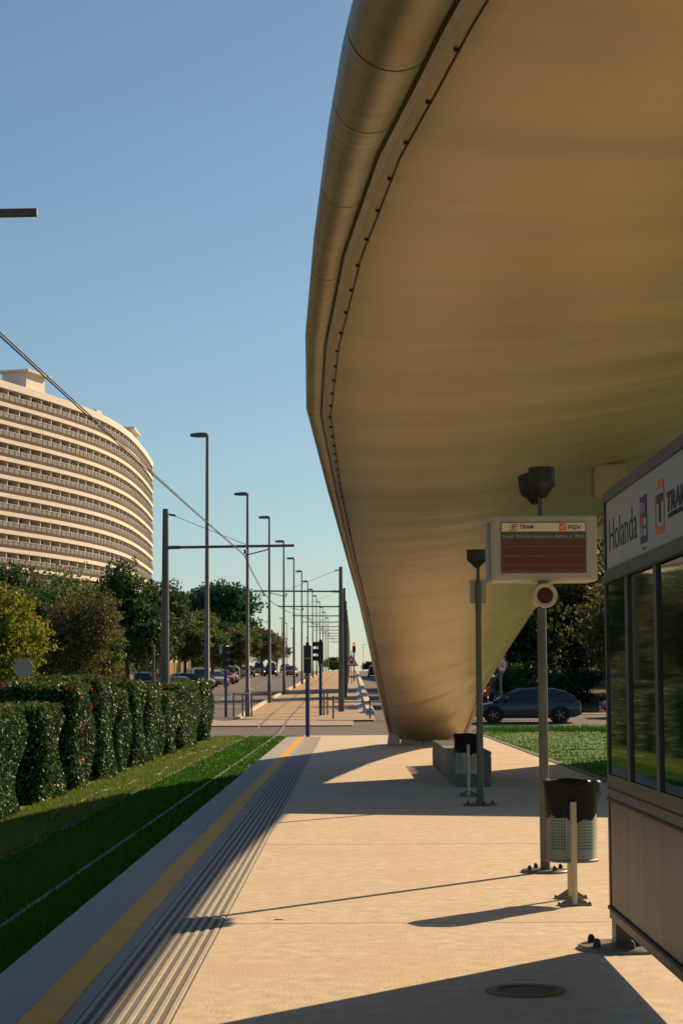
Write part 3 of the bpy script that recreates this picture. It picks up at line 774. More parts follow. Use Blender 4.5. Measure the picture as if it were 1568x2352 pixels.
# ------------------------------------------------------------------ hedges
def hedge_block(loc, sx, sy, sz, label, n, size=.052, flowers=0, group='clipped hedge blocks along the track', top=True):
    t = thing('hedge', label, 'hedge', loc, group=group)
    # rounded core, near black to stand for shade inside the hedge
    b = MB()
    rings = []
    for z, k in ((.0, .72), (.12 * sz, .80), (.8 * sz, .84), (.93 * sz, .74), (.96 * sz, .5)):
        rings.append([((sx / 2) * k * (abs(math.cos(a)) ** .35) * math.copysign(1, math.cos(a)), (sy / 2) * k * (abs(math.sin(a)) ** .35) * math.copysign(1, math.sin(a)), z) for a in [2 * math.pi * q / 20 + .01 for q in range(20)]])
    b.loft(rings, cap=True); b.build('core', pbr('hedge_core', (.006, .008, .004), rough=1, spec=0) if 'hedge_core' not in MATS else MATS['hedge_core'], t)
    zz = rng.uniform(.0, 1.0, n); ex = .30; size = size * rng.uniform(.95, 1.05)
    side = rng.random(n); q = rng.uniform(-1, 1, n); fr = sx / (sx + sy)
    sg = np.where(rng.random(n) < .5, 1.0, -1.0)
    U = np.where(side < fr, q, sg); W = np.where(side < fr, sg, q)
    nrm = (np.abs(U) ** 7 + np.abs(W) ** 7) ** (1 / 7)
    U, W = U / nrm, W / nrm; a = np.arctan2(W, U)
    bul = 1 + .05 * np.sin(3 * a + zz * 5 + loc[1]) + .045 * np.sin(7 * zz + a * 2 + loc[1]) - .16 * np.clip(zz - .9, 0, 1) / .1
    k = bul * (1 - np.abs(rng.normal(0, .055, n)))
    P = np.stack([sx / 2 * k * U, sy / 2 * k * W, zz * sz], 1)
    out = np.stack([np.abs(U) ** 6 * np.sign(U), np.abs(W) ** 6 * np.sign(W), np.full(n, .25)], 1); out /= np.linalg.norm(out, axis=1)[:, None]
    fast_quads('foliage', leaf_cards(P, size, 1.6, out, 1.0), L_hedge, t)
    nt_ = n // 3
    P = np.stack([rng.uniform(-.5, .5, nt_) * sx * .94, rng.uniform(-.5, .5, nt_) * sy * .94, sz * (.985 + rng.normal(0, .018, nt_)) + .035 * sz * np.sin(rng.uniform(0, 6, nt_))], 1)
    fast_quads('top_growth', leaf_cards(P, size * 1.05, 1.7), L_hedge2, t)
    if flowers:
        aa = rng.uniform(-1.2, 2.2, flowers); cl = rng.integers(0, 9, flowers)
        zc = np.array([.98, .99, .9, .97, .62, .3, .12, .8, 1.0])[cl]; ac = np.array([-1.4, -1.0, -.25, .2, -.2, -.35, -.3, .5, -1.9])[cl]
        aa = ac + rng.normal(0, .10, flowers); z_ = np.clip(zc + rng.normal(0, .025, flowers), .05, 1.02)
        P = np.stack([sx / 2 * 1.02 * np.abs(np.cos(aa)) ** ex * np.sign(np.cos(aa)), sy / 2 * 1.02 * np.abs(np.sin(aa)) ** ex * np.sign(np.sin(aa)), z_ * sz], 1)
        fast_quads('flowers', leaf_cards(P, size * .62, 1.2), M_flower, t)['kind'] = 'stuff'
    return t
HB = [(24.2, 28.4, 1.46, 'nearest glossy clipped hedge block, cut by the left edge of the photo', 0),
      (30.2, 32.2, 1.47, 'second hedge block from the left, with a dark front and pale glossy side', 0),
      (33.75, 35.8, 1.80, 'hedge block with pink flowers on its top and side, third from the left', 150),
      (37.3, 39.5, 1.92, 'tall narrow hedge block just right of the pink flowering one', 16),
      (40.2, 41.8, 1.66, 'low narrow hedge block tucked between two taller ones, fifth from the left', 0),
      (43.2, 45.0, 1.84, 'sixth hedge block from the left along the grass track', 0),
      (46.3, 49.5, 1.70, 'seventh hedge block from the left, just left of the catenary mast foot', 0),
      (50.9, 53.6, 1.58, 'eighth hedge block from the left, right below the catenary mast', 0),
      (55.2, 61.8, 1.80, 'wide hedge block second from the right end of the row, with a few red blooms', 26),
      (63.9, 67.2, 1.88, 'last hedge block at the far right end of the row, beside the road', 0)]
for y0, y1, h, lab, fl in HB:
    dp = 2.6 if fl > 200 else 1.5
    hedge_block((-4.62 - dp / 2, (y0 + y1) / 2, -.29), dp, y1 - y0, h, lab, int(4300 * (dp + y1 - y0) * (.45 + 12 / y0)), .038 + .0005 * (y0 - 25), fl)
hedge_block((-8.3, 51, -.29), 1.6, 11, 1.42, 'low loose dark hedge running behind the clipped blocks', 14000, .08, 0, group=None)


# ------------------------------------------------------------------ trees
def tree(name, label, loc, H, cr_, cz, ch, m, nleaf, size, nblob=16, trunk_r=.14, group=None, lean=0.0, flat=1.0, seed=None, gap=.32):
    t = thing(name, label, 'tree', loc, random.uniform(0, 6.28), group=group); nleaf = int(nleaf * 1.9); size *= .72
    b = MB(); ct = Vector((lean, 0, cz))
    b.tube([(0, 0, -.3), (.02, .03, cz * .35), (lean * .5, -.03, cz * .7), ct + Vector((0, 0, ch * .25))], [trunk_r * 1.25, trunk_r, trunk_r * .8, trunk_r * .35], n=9)
    blobs = []
    for k in range(nblob):
        d = rng.normal(size=3); d /= np.linalg.norm(d); rr_ = rng.random() ** .45
        blobs.append(np.array([ct.x + d[0] * cr_ * .74 * rr_, d[1] * cr_ * .74 * rr_, cz + d[2] * ch * .70 * rr_ * flat]))
    for p in blobs[:9]:
        mid = Vector(p) * .5 + Vector((lean * .2, 0, cz * .62)) * .5
        b.tube([(lean * .35, 0, cz * .6), mid, Vector(p)], [trunk_r * .5, trunk_r * .32, trunk_r * .1], n=6)
    b.build('trunk', M_trunk, t)
    Ps = []; Os = []
    for p in blobs:
        n = nleaf // nblob
        d = rng.normal(size=(n, 3)); d /= np.linalg.norm(d, axis=1)[:, None]
        s = np.array([cr_ * .42, cr_ * .42, min(ch * .42, cr_ * .42)]) * rng.uniform(.7, 1.2)
        rad_ = (1 - np.abs(rng.normal(0, .28, n)))[:, None]
        ripple = 1 + gap * np.sin(d[:, :1] * 7 + p[0]) * np.sin(d[:, 1:2] * 6 + p[1]) + gap * .7 * np.sin(d[:, 2:3] * 9 + p[2])
        Ps.append(p + d * s * rad_ * ripple); Os.append(d)
    V = leaf_cards(np.concatenate(Ps), size, 1.6, np.concatenate(Os), .5)
    fast_quads('crown', V, m, t)
    return t
def tz(y): return gz(y)
LT = 'roadside trees beyond the left road'
tree('yellowing_tree', 'yellowing leafy tree at the left edge of the photo, in front of the others', (-14.2, 82, .05), 6.5, 2.1, 3.55, 2.5, L_yel, 9000, .15, 22, group=LT)
tree('brown_tree', 'round brownish green tree just right of the yellowing tree', (-13.3, 97, .35), 6.5, 2.7, 3.6, 2.6, L_brown, 13000, .13, 18, group=LT)
tree('green_tree', 'tall broad green tree behind the brownish tree, hiding the tower foot', (-16.2, 122, .7), 10, 4.0, 5.2, 3.6, L_green, 15000, .22, 24, group=LT)
tree('dark_tree', 'tall dark green tree directly left of the nearest catenary mast', (-12.6, 112, .6), 9, 2.8, 4.7, 3.5, L_dark, 12000, .19, 20, group=LT)
tree('green_tree', 'tall green tree at the far left behind the yellowing tree', (-22, 128, .8), 10, 4.2, 5.4, 3.7, L_dark, 11000, .24, 20, group=LT)
tree('small_green_tree', 'small bushy green tree in front of the dark tree, left of the mast', (-13.6, 106, .5), 5, 1.7, 2.9, 1.7, L_green, 6000, .15, 14, group=LT)
tree('dark_tree', 'dark tree half hidden behind the nearest catenary mast', (-13.2, 138, 1.0), 9, 2.4, 5.3, 2.6, L_dark, 8000, .2, 16, group=LT)
tree('stone_pine', 'big dark pine rising above the roadside trees between the first lamp posts', (-14.9, 232, 2.4), 13, 5.2, 7.6, 4.6, L_pine, 16000, .34, 26, trunk_r=.3, group=LT)
tree('olive_tree', 'olive brown tree between the catenary mast and the first lamp post', (-12.6, 152, 1.2), 6, 2.1, 3.7, 2.1, L_olive, 7000, .2, 15, group=LT)
tree('bright_green_tree', 'bright green round tree just right of the first lamp post', (-11.9, 172, 1.5), 6, 1.8, 3.4, 1.9, L_green, 6000, .2, 14, group=LT)
tree('brown_tree', 'brownish tree over the parked cars, between the second and third lamp posts', (-11.9, 200, 1.95), 6, 2.6, 3.7, 2.1, L_brown, 7000, .24, 15, group=LT)
tree('brown_tree', 'brownish tree above the green container', (-12.4, 226, 2.3), 6, 2.7, 3.8, 2.2, L_olive, 6000, .26, 15, group=LT)
tree('dark_tree', 'dark roadside tree behind the oncoming cars', (-11.5, 262, 2.9), 7, 3.0, 4.0, 2.3, L_brown, 6000, .3, 15, group=LT)
tree('bare_tree', 'thin greyish half bare tree at the far end of the roadside row', (-10.9, 300, 3.4), 7, 2.6, 3.9, 2.6, L_pale, 2400, .26, 12, group=LT)
tree('green_bush', 'small round green bush on the hill crest left of the mast row', (-3.6, 452, 4.7), 4, 3.4, 1.9, 1.6, L_green, 2500, .42, 9, group=None)
tree('green_bush', 'small green bush on the skyline of the right road', (5.4, 470, 4.7), 4, 3.2, 1.2, 1.3, L_dark, 1500, .42, 8, group=None)
for x, y, r_, cz, ch, m, lab in ((-17.5, 104, 2.8, 4.2, 3.0, L_dark, 'dark green tree filling the gap behind the brownish tree'), (-15.5, 146, 2.7, 4.4, 2.9, L_green, 'green tree behind the mast and the olive tree'),
                                 (-14.6, 184, 3.0, 4.2, 2.9, L_green, 'green tree behind the bright green round tree'), (-14.6, 214, 3.2, 4.2, 3.0, L_dark, 'dark green tree in front of the big pine'),
                                 (-14.5, 250, 3.4, 4.4, 3.0, L_olive, 'olive tree to the right of the big pine'), (-12.6, 284, 3.2, 4.0, 2.6, L_brown, 'brownish tree beyond the oncoming cars')):
    tree('green_tree', lab, (x, y, gz(y)), 8, r_, cz, ch, m, 8000, .22, 16, group=LT)
RT = 'park trees on the shady hill'
for args in (((9.3, 112, 0.6), 3.78, 4.3, 4, L_dark, 'dark park tree rising from behind the canopy foot'),
             ((13.6, 118, 1.2), 4.41, 4.7, 4.4, L_brown, 'brownish dark park tree behind the thick information pole'),
             ((18.2, 112, 0.9), 3.99, 4.5, 4.3, L_olive, 'dark olive park tree beside the glass of the sign panel'),
             ((11.2, 136, 2.2), 5.29, 7.8, 6.6, L_dark, 'tall dark park tree in the second row behind the canopy edge'),
             ((16.6, 142, 2.8), 5.75, 8, 6.8, L_dark, 'tall dark park tree in the second row right of the information pole'),
             ((23.5, 132, 2.4), 5.52, 7.8, 6.8, L_green, 'green park tree at the right, mostly behind the sign panel'),
             ((8.2, 156, 2.8), 5.06, 7.4, 6.2, L_dark, 'far dark park tree lowest on the slope behind the road sign'),
             ((27, 114, 1), 5.25, 5.5, 5.3, L_dark, 'dark park tree out at the right behind the sign panel'),
             ((34, 128, 2), 5.67, 5.9, 5.5, L_dark, 'big dark park tree beyond the right side of the photo'),
             ((30, 146, 3), 6.21, 8.4, 7.4, L_green, 'green park tree beyond the right side of the photo'),
             ((42, 150, 4), 6.9, 8.6, 7.6, L_dark, 'broad dark park tree high on the slope at the right'),
             ((26, 176, 5), 6.9, 8.6, 7.6, L_dark, 'broad dark park tree at the back of the slope'),
             ((15, 103.5, 0.3), 3.36, 4.3, 3.5, L_brown, 'brownish park tree nearest the road behind the dark hatchback'),
             ((20.5, 162, 4), 5.98, 8, 7, L_dark, 'far dark park tree at the top of the slope'),
             ((13.2, 168, 4), 5.98, 7.6, 7, L_dark, 'far dark park tree at the middle of the top row')):
    loc, r_, cz, ch, m, lab = args
    tree('park_tree', lab, loc, 10, r_, cz, ch, m, 11000, .24, 22, trunk_r=.2, group=RT)
for k, (x, y, r_, lab) in enumerate(((9.4, 105.5, 1.3, 'low dark shrub beside the parked motorcycle'), (12.2, 107, 1.5, 'low dark shrub above the roof of the dark hatchback'), (15.6, 106, 1.4, 'low dark shrub just right of the information pole'),
                                 (18.6, 107.5, 1.6, 'low dark shrub beside the glass of the sign panel'), (22, 106, 1.5, 'low dark shrub hidden behind the sign panel'))):
    tree('shrub', lab, (x, y, gz(y) + .1), 2, r_ * 1.25, .95, 1.2, L_dark, 3600, .16, 11, trunk_r=.05, group='shrubs at the foot of the park slope')
for k, (x, y, r_, lab) in enumerate(((-14.5, 96, 1.4, 'low shrub under the brownish tree on the left'), (-15.0, 109, 1.6, 'low shrub under the tall green tree on the left'), (-15.5, 118, 1.5, 'low shrub behind the mast on the left'), (-16, 131, 1.7, 'low shrub farther along behind the mast'), (-16.5, 146, 1.8, 'low shrub under the olive tree'), (-17.5, 86, 1.4, 'low shrub under the yellowing tree'), (-16.5, 165, 1.8, 'low shrub under the bright green tree'))):
    tree('shrub', lab, (x, y, gz(y) + .1), 2, r_ * 1.3, 1.1, 1.5, L_brown, 2800, .17, 9, trunk_r=.05, group='shrubs under the roadside trees')
big = [o for o in C.objects if o.get('label') == 'tall broad green tree behind the brownish tree, hiding the tower foot'][0]
for x, y, rz in ((-17, 18, 1), (-19, 34, 2.2), (-17.5, 52, 3.1), (-16, 2, 4), (-14, -16, 5), (-6, -34, .6), (3, -40, 1.9), (12, -36, 2.7), (20, -30, 3.6)):  # unseen trees added around the stop to block low sky light
    o = dup(big, (x, y, -.3), rz, 'big leafy tree added out of view to cut the sky fill', 'unseen trees added to cut the sky fill')
    o.scale = (1.35, 1.35, 1.3)
# trees behind the camera side are out of frame; a garden hedge closes the left background
fh = hedge_block((-21.5, 120, .3), 2.0, 95, 3.2, 'long dark garden hedge far behind the parked cars on the left', 9000, .24, 0, group=None)

# ------------------------------------------------------------------ curved apartment building
bp_ = [(-72, 262), (-62.5, 288), (-55.2, 311), (-50.4, 325), (-46.8, 338), (-44.6, 348), (-43.2, 358), (-42.2, 370), (-41.8, 382), (-41.8, 396), (-42.0, 410), (-42.6, 428)]
def resample(P, n):
    P = np.array(P, float)
    for _ in range(2):
        Q = [P[0]]
        for i in range(len(P) - 1): Q += [P[i] * .75 + P[i + 1] * .25, P[i] * .25 + P[i + 1] * .75]
        P = np.array(Q + [P[-1]])
    s = np.concatenate([[0], np.cumsum(np.linalg.norm(np.diff(P, axis=0), axis=1))])
    q = np.linspace(0, s[-1], n); return np.stack([np.interp(q, s, P[:, 0]), np.interp(q, s, P[:, 1])], 1), s[-1]
NB = 44
arc, alen = resample(bp_, NB + 1)
tan_ = np.gradient(arc, axis=0); tan_ /= np.linalg.norm(tan_, axis=1)[:, None]
nor = np.stack([tan_[:, 1], -tan_[:, 0]], 1)   # outward (+x side)
B0 = 3.0; FL = 2.92; NF = 16; TOP = B0 + FL * NF
bd = thing('apartment_building', 'curved cream apartment block with long balconies behind the left trees', 'building', (-55, 340, 0))
bo = Vector((55, -340, 0))
def ring_wall(d0, d1, z0, z1, i0=0, i1=NB):
    b = MB(); I = range(i0, i1 + 1)
    b.loft([[(*(arc[i] + nor[i] * d), z) for d, z in ((d1, z0), (d0, z0), (d0, z1), (d1, z1))] for i in I], closed=True, cap=True); return b
def badd(b, nm, m, p=bd): return b.build(nm, m, p, loc=bo if p is bd else None)
badd(ring_wall(-1.7, -15, 0, TOP), 'wall', M_bwall)
for f in range(2, NF + 1):
    z = B0 + f * FL
    last = f == NF
    s = badd(ring_wall(.0, -1.68, z - .32, z + (.85 if last else .36)), 'balcony_slab', M_bslab)
    if not last:
        ring_wall(.02, -.10, z + .362, z + .88).build('brown_band', M_bbrown, s)
        ring_wall(-.02, -.06, z + .882, z + 1.55).build('railing', M_brail, s)
        b = MB()
        for i in range(0, NB):
            for w in (0, .5):
                p = arc[i] * (1 - w) + arc[i + 1] * w + nor[i] * .01
                b.tube([(*p, z + .88), (*p, z + 1.62)], .05, n=4, smooth=False)
        b.loft([[(*(arc[i] + nor[i] * d), z + 1.58 + q) for d, q in ((-.08, 0), (.03, 0), (.03, .07), (-.08, .07))] for i in range(NB + 1)], closed=True)
        b.build('handrail', M_white, s)
for i in range(0, NB + 1):
    b = MB(); t_ = tan_[i] * .11; n_ = nor[i]; p = arc[i]
    cs = [p + n_ * -.25 + t_, p + n_ * -.25 - t_, p + n_ * -1.75 - t_, p + n_ * -1.75 + t_]
    b.loft([[(*c, B0) for c in cs], [(*c, TOP - .3) for c in cs]], cap=True); badd(b, 'divider_fin', M_bslab)
wins = []
for f in range(4, NF):
    for i in range(NB):
        z = B0 + f * FL
        if random.random() < .06: continue
        w0 = random.choice((.12, .2, .3)); w1 = random.choice((.62, .75, .88))
        a = arc[i] * (1 - w0) + arc[i + 1] * w0 + nor[i] * -1.64; c = arc[i] * (1 - w1) + arc[i + 1] * w1 + nor[i] * -1.64
        zb = z + random.choice((.4, .4, 1.1)); vis = (i >= 9) * 10 - i + f * .1
        wins.append((vis, [(*a, zb), (*c, zb), (*c, z + 2.45), (*a, z + 2.45)], random.random() < .42, nor[i]))
wins.sort(key=lambda w: -w[0])
def win_add(b, q, n): b.loft([[Vector(p) + Vector((*n, 0)) * .0 for p in q], [Vector(p) + Vector((*n, 0)) * .08 for p in q]], True, True)
for k, (v_, q, shut, n) in enumerate(wins[:100]):
    b = MB(); win_add(b, q, n); badd(b, 'window', M_bshut if shut else M_bwin)
for shut, m in ((False, M_bwin), (True, M_bshut)):
    b = MB()
    for v_, q, s_, n in wins[100:]:
        if s_ == shut: win_add(b, q, n)
    badd(b, 'windows' if not shut else 'shutters', m)['kind'] = 'stuff'
def roof_box(i, d, w, h, dep=3):
    p = arc[i] + nor[i] * d; t_ = tan_[i]; n_ = nor[i]
    def R(e, z): return [(*(p + t_ * (w / 2 + e) * a + n_ * (dep + e) * c), z) for a, c in ((-1, -1), (1, -1), (1, 1), (-1, 1))]
    b = MB(); b.loft([R(0, TOP), R(0, TOP + h)], cap=True); r = badd(b, 'roof_house', M_bslab)
    b = MB(); b.loft([R(.8, TOP + h + .003), R(.8, TOP + h + .35)], cap=True); b.build('roof_slab', M_bslab, r)
roof_box(17, -3.6, 7.0, 3.9, 2.2); roof_box(35, -2.6, 11, 3.0, 1.3); roof_box(24, -2, 1.6, 1.1, .8)

# ------------------------------------------------------------------ street lamps
def lamp(y, x, H, label, group='street lamps along the tram reservation', proto=None):
    z = gz(y) + (.02 if y > 80 else 0)
    if proto is not None: return dup(proto, (x, y, z), 0, label, group)
    t = thing('street_lamp', label, 'street lamp', (x, y, z), group=group)
    b = MB(); b.tube([(0, 0, 0), (0, 0, 1.2), (0, 0, 1.22), (0, 0, H)], [.115, .108, .092, .05], n=14); b.build('pole', M_galv, t)
    b = MB(); b.tube([(0, 0, H - .06), (-.16, 0, H)], .035, n=8); b.build('arm', M_galv, t)
    b = MB(); P = [(-.60, .030, .05), (-.52, .085, .075), (-.30, .12, .095), (-.08, .10, .095), (.02, .05, .06)]
    b.loft([[(xx, w * math.cos(a), H - .015 - .12 * (xx + .0) * .0 + hh * 1.25 * math.sin(a) * (.9 if math.sin(a) > 0 else .55)) for a in [2 * math.pi * q / 12 for q in range(12)]] for xx, w, hh in P], cap=True, smooth=True)
    h = b.build('lamp_head', M_steel, t)
    b = MB(); b.lathe([(.085, -.02), (.06, .0)], (-.32, 0, H - .075), (0, 0, -1), 16); b.build('lamp_glass', M_lens, h)
    return t
NTH = ['first', 'second', 'third', 'fourth', 'fifth', 'sixth', 'seventh', 'eighth', 'ninth', 'tenth', 'eleventh', 'twelfth', 'thirteenth', 'fourteenth']
LY = [68.6, 88.5, 112, 136, 160, 185, 210, 236, 262, 290, 320, 352, 390]
pr0 = None
for k, y in enumerate(LY):
    lab = 'tall grey street lamp, nearest and biggest of the row beside the track' if k == 0 else f'{NTH[k]} street lamp from the left in the long row beside the track'
    o = lamp(y, -4.55 + dx(y), 10.05, lab, proto=pr0) if k else lamp(y, -4.93, 10.05, lab)
    if k == 0: pr0 = o
    if k == 1: pr0.scale = (1, 1, 1.055)
for k, (x, y) in enumerate(((-13.2, 392), (-13.4, 430), (-13.2, 470))):
    lamp(y, x, 10, f'small far street lamp across the left road, {NTH[k]} of three from the left', 'far street lamps across the left road', pr0)
dup(pr0, (4.6, 600, gz(600)), math.pi, 'tiny far street lamp on the skyline right of the masts', 'far street lamps')

# ------------------------------------------------------------------ overhead line
def mast(x, y, H, side, reach, label, proto=None):
    z = gz(y) + (.02 if y > 84 else 0)
    if proto is not None: return dup(proto, (x, y, z), 0, label)
    t = thing('catenary_mast', label, 'catenary mast', (x, y, z), group='catenary masts of the tram line')
    h = H; za = 5.82 - (.02 if y > 84 else 0)
    b = MB(); b.tube([(0, 0, 0), (0, 0, h)], [.145, .085], n=16); b.build('mast', M_steel, t)
    b = MB(); b.tube([(side * .08, 0, za), (side * reach, 0, za + .04)], .04, n=8); b.tube([(side * .08, 0, za), (side * .42, 0, za + .005)], .052, n=8); b.build('cross_arm', M_steel, t)
    b = MB(); xe = side * reach * .62
    b.tube([(side * reach * .80, 0, za - .06), (side * reach * .80, 0, za + .02)], .018, n=6)
    b.tube([(side * reach * .80, 0, za - .07), (xe, 0, za - .24)], .02, n=6); b.build('registration_arm', M_steel, t)
    b = MB(); b.tube([(side * .05, 0, h - .12), (side * reach * .62, 0, za + .08)], .008, n=5); b.build('stay_wire', M_wire, t)
    b = MB(); b.lathe([(.03, 0), (.05, .03), (.03, .06), (.05, .09), (.03, .12)], (xe, 0, za - .19), n=10); b.tube([(side * .1, 0, h - .16), (side * .3, 0, h - .2)], .03, n=8); b.build('insulator', M_black, t)
    return t
mast(-5.31, 57, 6.95, 1, 3.75, 'grey catenary mast behind the hedges with its arm reaching right')
mast(-5.31 - .55, 16.6, 7.2, 1, 3.2, 'catenary mast out of frame whose arm tip shows at the left edge')
mp0 = mast(-.35, 95, 7.0, -1, 4.25, 'nearest of the catenary masts standing right of the track')
MYs = [126, 156, 186, 216, 246, 278, 312, 348, 390]
for k, y in enumerate(MYs):
    mast(-.33 + dx(y), y, 7, -1, 4.25, f'{NTH[k + 1]} catenary mast in the receding row right of the track', proto=mp0)
def wire_path(off):
    P = []
    S = [(-3.45, -25, 4.9), (-3.2, 16.8, 4.72), (-3.03, 57, 5.31), (-3.34, 95, 5.36)] + [(-2.95 + .25 * (-1) ** k + dx(y), y, gz(y) + .12 + 5.45) for k, y in enumerate(MYs)]
    sag = [.0, .03, .34, .3] + [.25] * 12
    for i in range(len(S) - 1):
        a, c = Vector(S[i]), Vector(S[i + 1])
        for q in range(8):
            u = q / 8; p = a.lerp(c, u); p.z -= sag[i] * 4 * u * (1 - u); P.append(p + Vector(off))
    P.append(Vector(S[-1]) + Vector(off)); return P
for off, lab in (((0, 0, 0), 'left one of the twin overhead contact wires above the track'), ((.024, 0, .013), 'right one of the twin overhead contact wires above the track')):
    b = MB(); b.tube(wire_path(off), .0085, n=6); tag(b.build('overhead_wire', M_wire), lab, 'wire', 'overhead wires of the tram line')

# ------------------------------------------------------------------ signals, posts, railings, signs
def signal(x, y, z0, H, box_h, bw, label, rz=0, hoods=False, lit=None, group=None, pr_=.045):
    t = thing('traffic_signal', label, 'traffic signal', (x, y, z0), rz, group)
    b = MB(); b.tube([(0, 0, 0), (0, 0, H - box_h)], pr_ * 1.0, n=14); b.build('post', M_bluepost, t)
    b = MB(); b.tube([(0, 0, H - box_h - .16), (0, 0, H - box_h - .06)], pr_ * 1.35, n=14); b.build('collar', M_galv, t)
    b = MB(); b.box(-bw / 2, bw / 2, -.1, .12, H - box_h, H, .015); b.box(-bw * .2, bw * .2, -.06, .08, H, H + .09)
    if hoods:
        for q in range(3):
            zc = H - box_h * (q + .5) / 3; r_ = box_h / 6.8
            b.loft([[(r_ * math.cos(a), yy, zc + r_ * math.sin(a)) for a in np.linspace(-.35, math.pi + .35, 14)] for yy in (-.1, -.33)], closed=False)
            b.loft([[((r_ + .012) * math.cos(a), yy, zc + (r_ + .012) * math.sin(a)) for a in np.linspace(-.35, math.pi + .35, 14)] for yy in (-.1, -.33)], closed=False)
    h = b.build('signal_head', M_sigbox, t)
    if hoods:
        for q in range(3):
            zc = H - box_h * (q + .5) / 3
            b = MB(); b.lathe([(box_h / 7.4, 0), (box_h / 9, .015), (.002, .02)], (0, -.102, zc), (0, -1, 0), 18); b.build('lens', M_redlamp if lit == q else M_black, h)
    return t, h
s1, h1 = signal(-1.215, 58.45, 0, 2.70, .82, .235, 'tall black tram signal on a blue post at the end of the platform', pr_=.062)
b = MB(); b.box(-.075, .075, -.112, -.1035, 2.30, 2.325); b.build('amber_bar', M_sigbar, h1)
b = MB(); b.tube([(-.0, 0, 2.79), (0, 0, 2.92)], .012, n=6); b.box(-.03, .03, -.02, .02, 2.92, 2.95); b.build('antenna', M_black, s1)
signal(-1.27, 89.5, gz(89.5) + .02, 3.35, .98, .26, 'black three lamp traffic light seen from the side, right of the tram signal', rz=rad(-90), hoods=True, pr_=.075)
signal(-5.35, 86.0, gz(86) + .1, 3.1, .95, .27, 'black three lamp traffic light on a blue post beside the left road', rz=rad(60), hoods=True, pr_=.06)
signal(.55, 190, gz(190) + .15, 3.7, .9, .3, 'small far traffic light showing red, right of the masts', hoods=True, lit=0, pr_=.06)

def railing(label, x, y, z, n, sp, H, along, rz=0):
    t = thing('railing', label, 'railing', (x, y, z), rz)
    for k in range(n):
        b = MB(); b.tube([(k * sp, 0, 0), (k * sp, 0, H), (k * sp, 0, H + .01)], [.038, .036, .02], n=10); b.build('post', M_steel, t)
    b = MB(); b.box(-.03, (n - 1) * sp + .03, -.025, .025, H * along, H * along + .045); b.build('top_rail', M_kerb if along > .95 else M_black, t)
    return t
railing('short pedestrian railing of three posts beside the left blue signal post', -5.05, 86.6, gz(86) + .1, 3, .40, 1.0, 1.0, rad(12))
railing('low railing at the foot of the middle traffic light', -1.12, 89.6, gz(89) + .03, 2, .45, 1.0, .55, rad(70))
b_ = railing('dark post and rail barrier across the reservation end by the nearest mast', -.66, 84.6, gz(84.6) + .05, 3, 1.58, .98, .72)

def round_sign(label, cat, x, y, z0, zc, r_, face, back=True, rim=None):
    t = thing('road_sign', label, cat, (x, y, z0))
    b = MB(); b.tube([(0, .03, 0), (0, .03, zc + r_ * .8)], .035, n=10); b.build('post', M_galv, t)
    b = MB(); b.lathe([(r_, 0), (r_, .012), (r_ * .97, .018)], (0, 0, zc), (0, -1, 0), 32); d = b.build('disc', face, t)
    return t, d
t, d = round_sign('round grey back of a road sign on two thin posts above the left hedge', 'road sign', -10.0, 60.5, -.29, 2.38, .30, M_signgrey)
b = MB(); b.tube([(.13, .04, 0), (.13, .04, 2.2)], .03, n=8); b.build('second_post', M_galv, t)
t, d = round_sign('red no entry sign partly hidden behind the nearest catenary mast', 'road sign', -10.82, 117, gz(117), 2.75, .42, M_signred)
b = MB(); b.box(-.27, .27, -.026, -.0185, 2.67, 2.83); b.build('white_bar', M_white, d)
b = MB(); b.prism([(-.55, 3.35), (.55, 3.35), (0, 2.9)], 'y', .08, .1); b.build('triangle_plate', M_signgrey, t)
t = thing('sign_post', 'slim bare grey post left of the nearest catenary mast', 'post', (-9.9, 100, gz(100)))
b = MB(); b.tube([(0, 0, 0), (0, 0, 3.2)], .07, n=10); b.build('post', M_galv, t)
b = MB(); b.lathe([(.07, 0), (.02, .04)], (0, 0, 3.2), n=10); b.build('cap', M_galv, t)
# right: speed sign with triangle above, on a thick post
t = thing('road_sign', 'round red rimmed road sign under a triangle, beside the canopy foot', 'road sign', (7.38, 95, gz(95)), rad(50))
b = MB(); b.tube([(0, .05, 0), (0, .05, 3.1)], .06, n=12); b.build('post', M_galv, t)
b = MB(); b.lathe([(.40, 0), (.40, .012), (.39, .02)], (0, -.03, 2.22), (0, -1, 0), 36); d = b.build('red_disc', M_signred, t)
b = MB(); b.lathe([(.30, 0), (.30, .004), (.002, .005)], (0, -.0505, 2.22), (0, -1, 0), 36); b.build('white_disc', M_white, d)
text_mesh('numeral', '40', .34, M_ink, d, (-.2, -.058, 2.10), (1, 0, 0), (0, 0, 1))
b = MB(); b.prism([(-.4, 2.66), (.4, 2.66), (0, 3.3)], 'y', -.045, -.03); d = b.build('red_triangle', M_signred, t)
b = MB(); b.prism([(-.24, 2.75), (.24, 2.75), (0, 3.13)], 'y', -.05, -.0455); b.build('white_triangle', M_white, d)
# warning triangle near the masts
t = thing('warning_sign', 'white warning triangle with red border half behind the mast row', 'road sign', (.28, 176, gz(176) + .12))
b = MB(); b.tube([(0, .04, 0), (0, .04, 3.0)], .04, n=10); b.build('post', M_galv, t)
b = MB(); b.prism([(-.62, 1.6), (.62, 1.6), (0, 2.68)], 'y', -.02, 0); d = b.build('red_triangle', M_signred, t)
b = MB(); b.prism([(-.40, 1.73), (.40, 1.73), (0, 2.42)], 'y', -.026, -.0205); b.build('white_triangle', M_white, d)
b = MB(); b.box(-.16, .16, -.031, -.0265, 1.85, 2.0); b.box(-.1, .1, -.031, -.0265, 2.003, 2.08); b.build('symbol', M_ink, d)
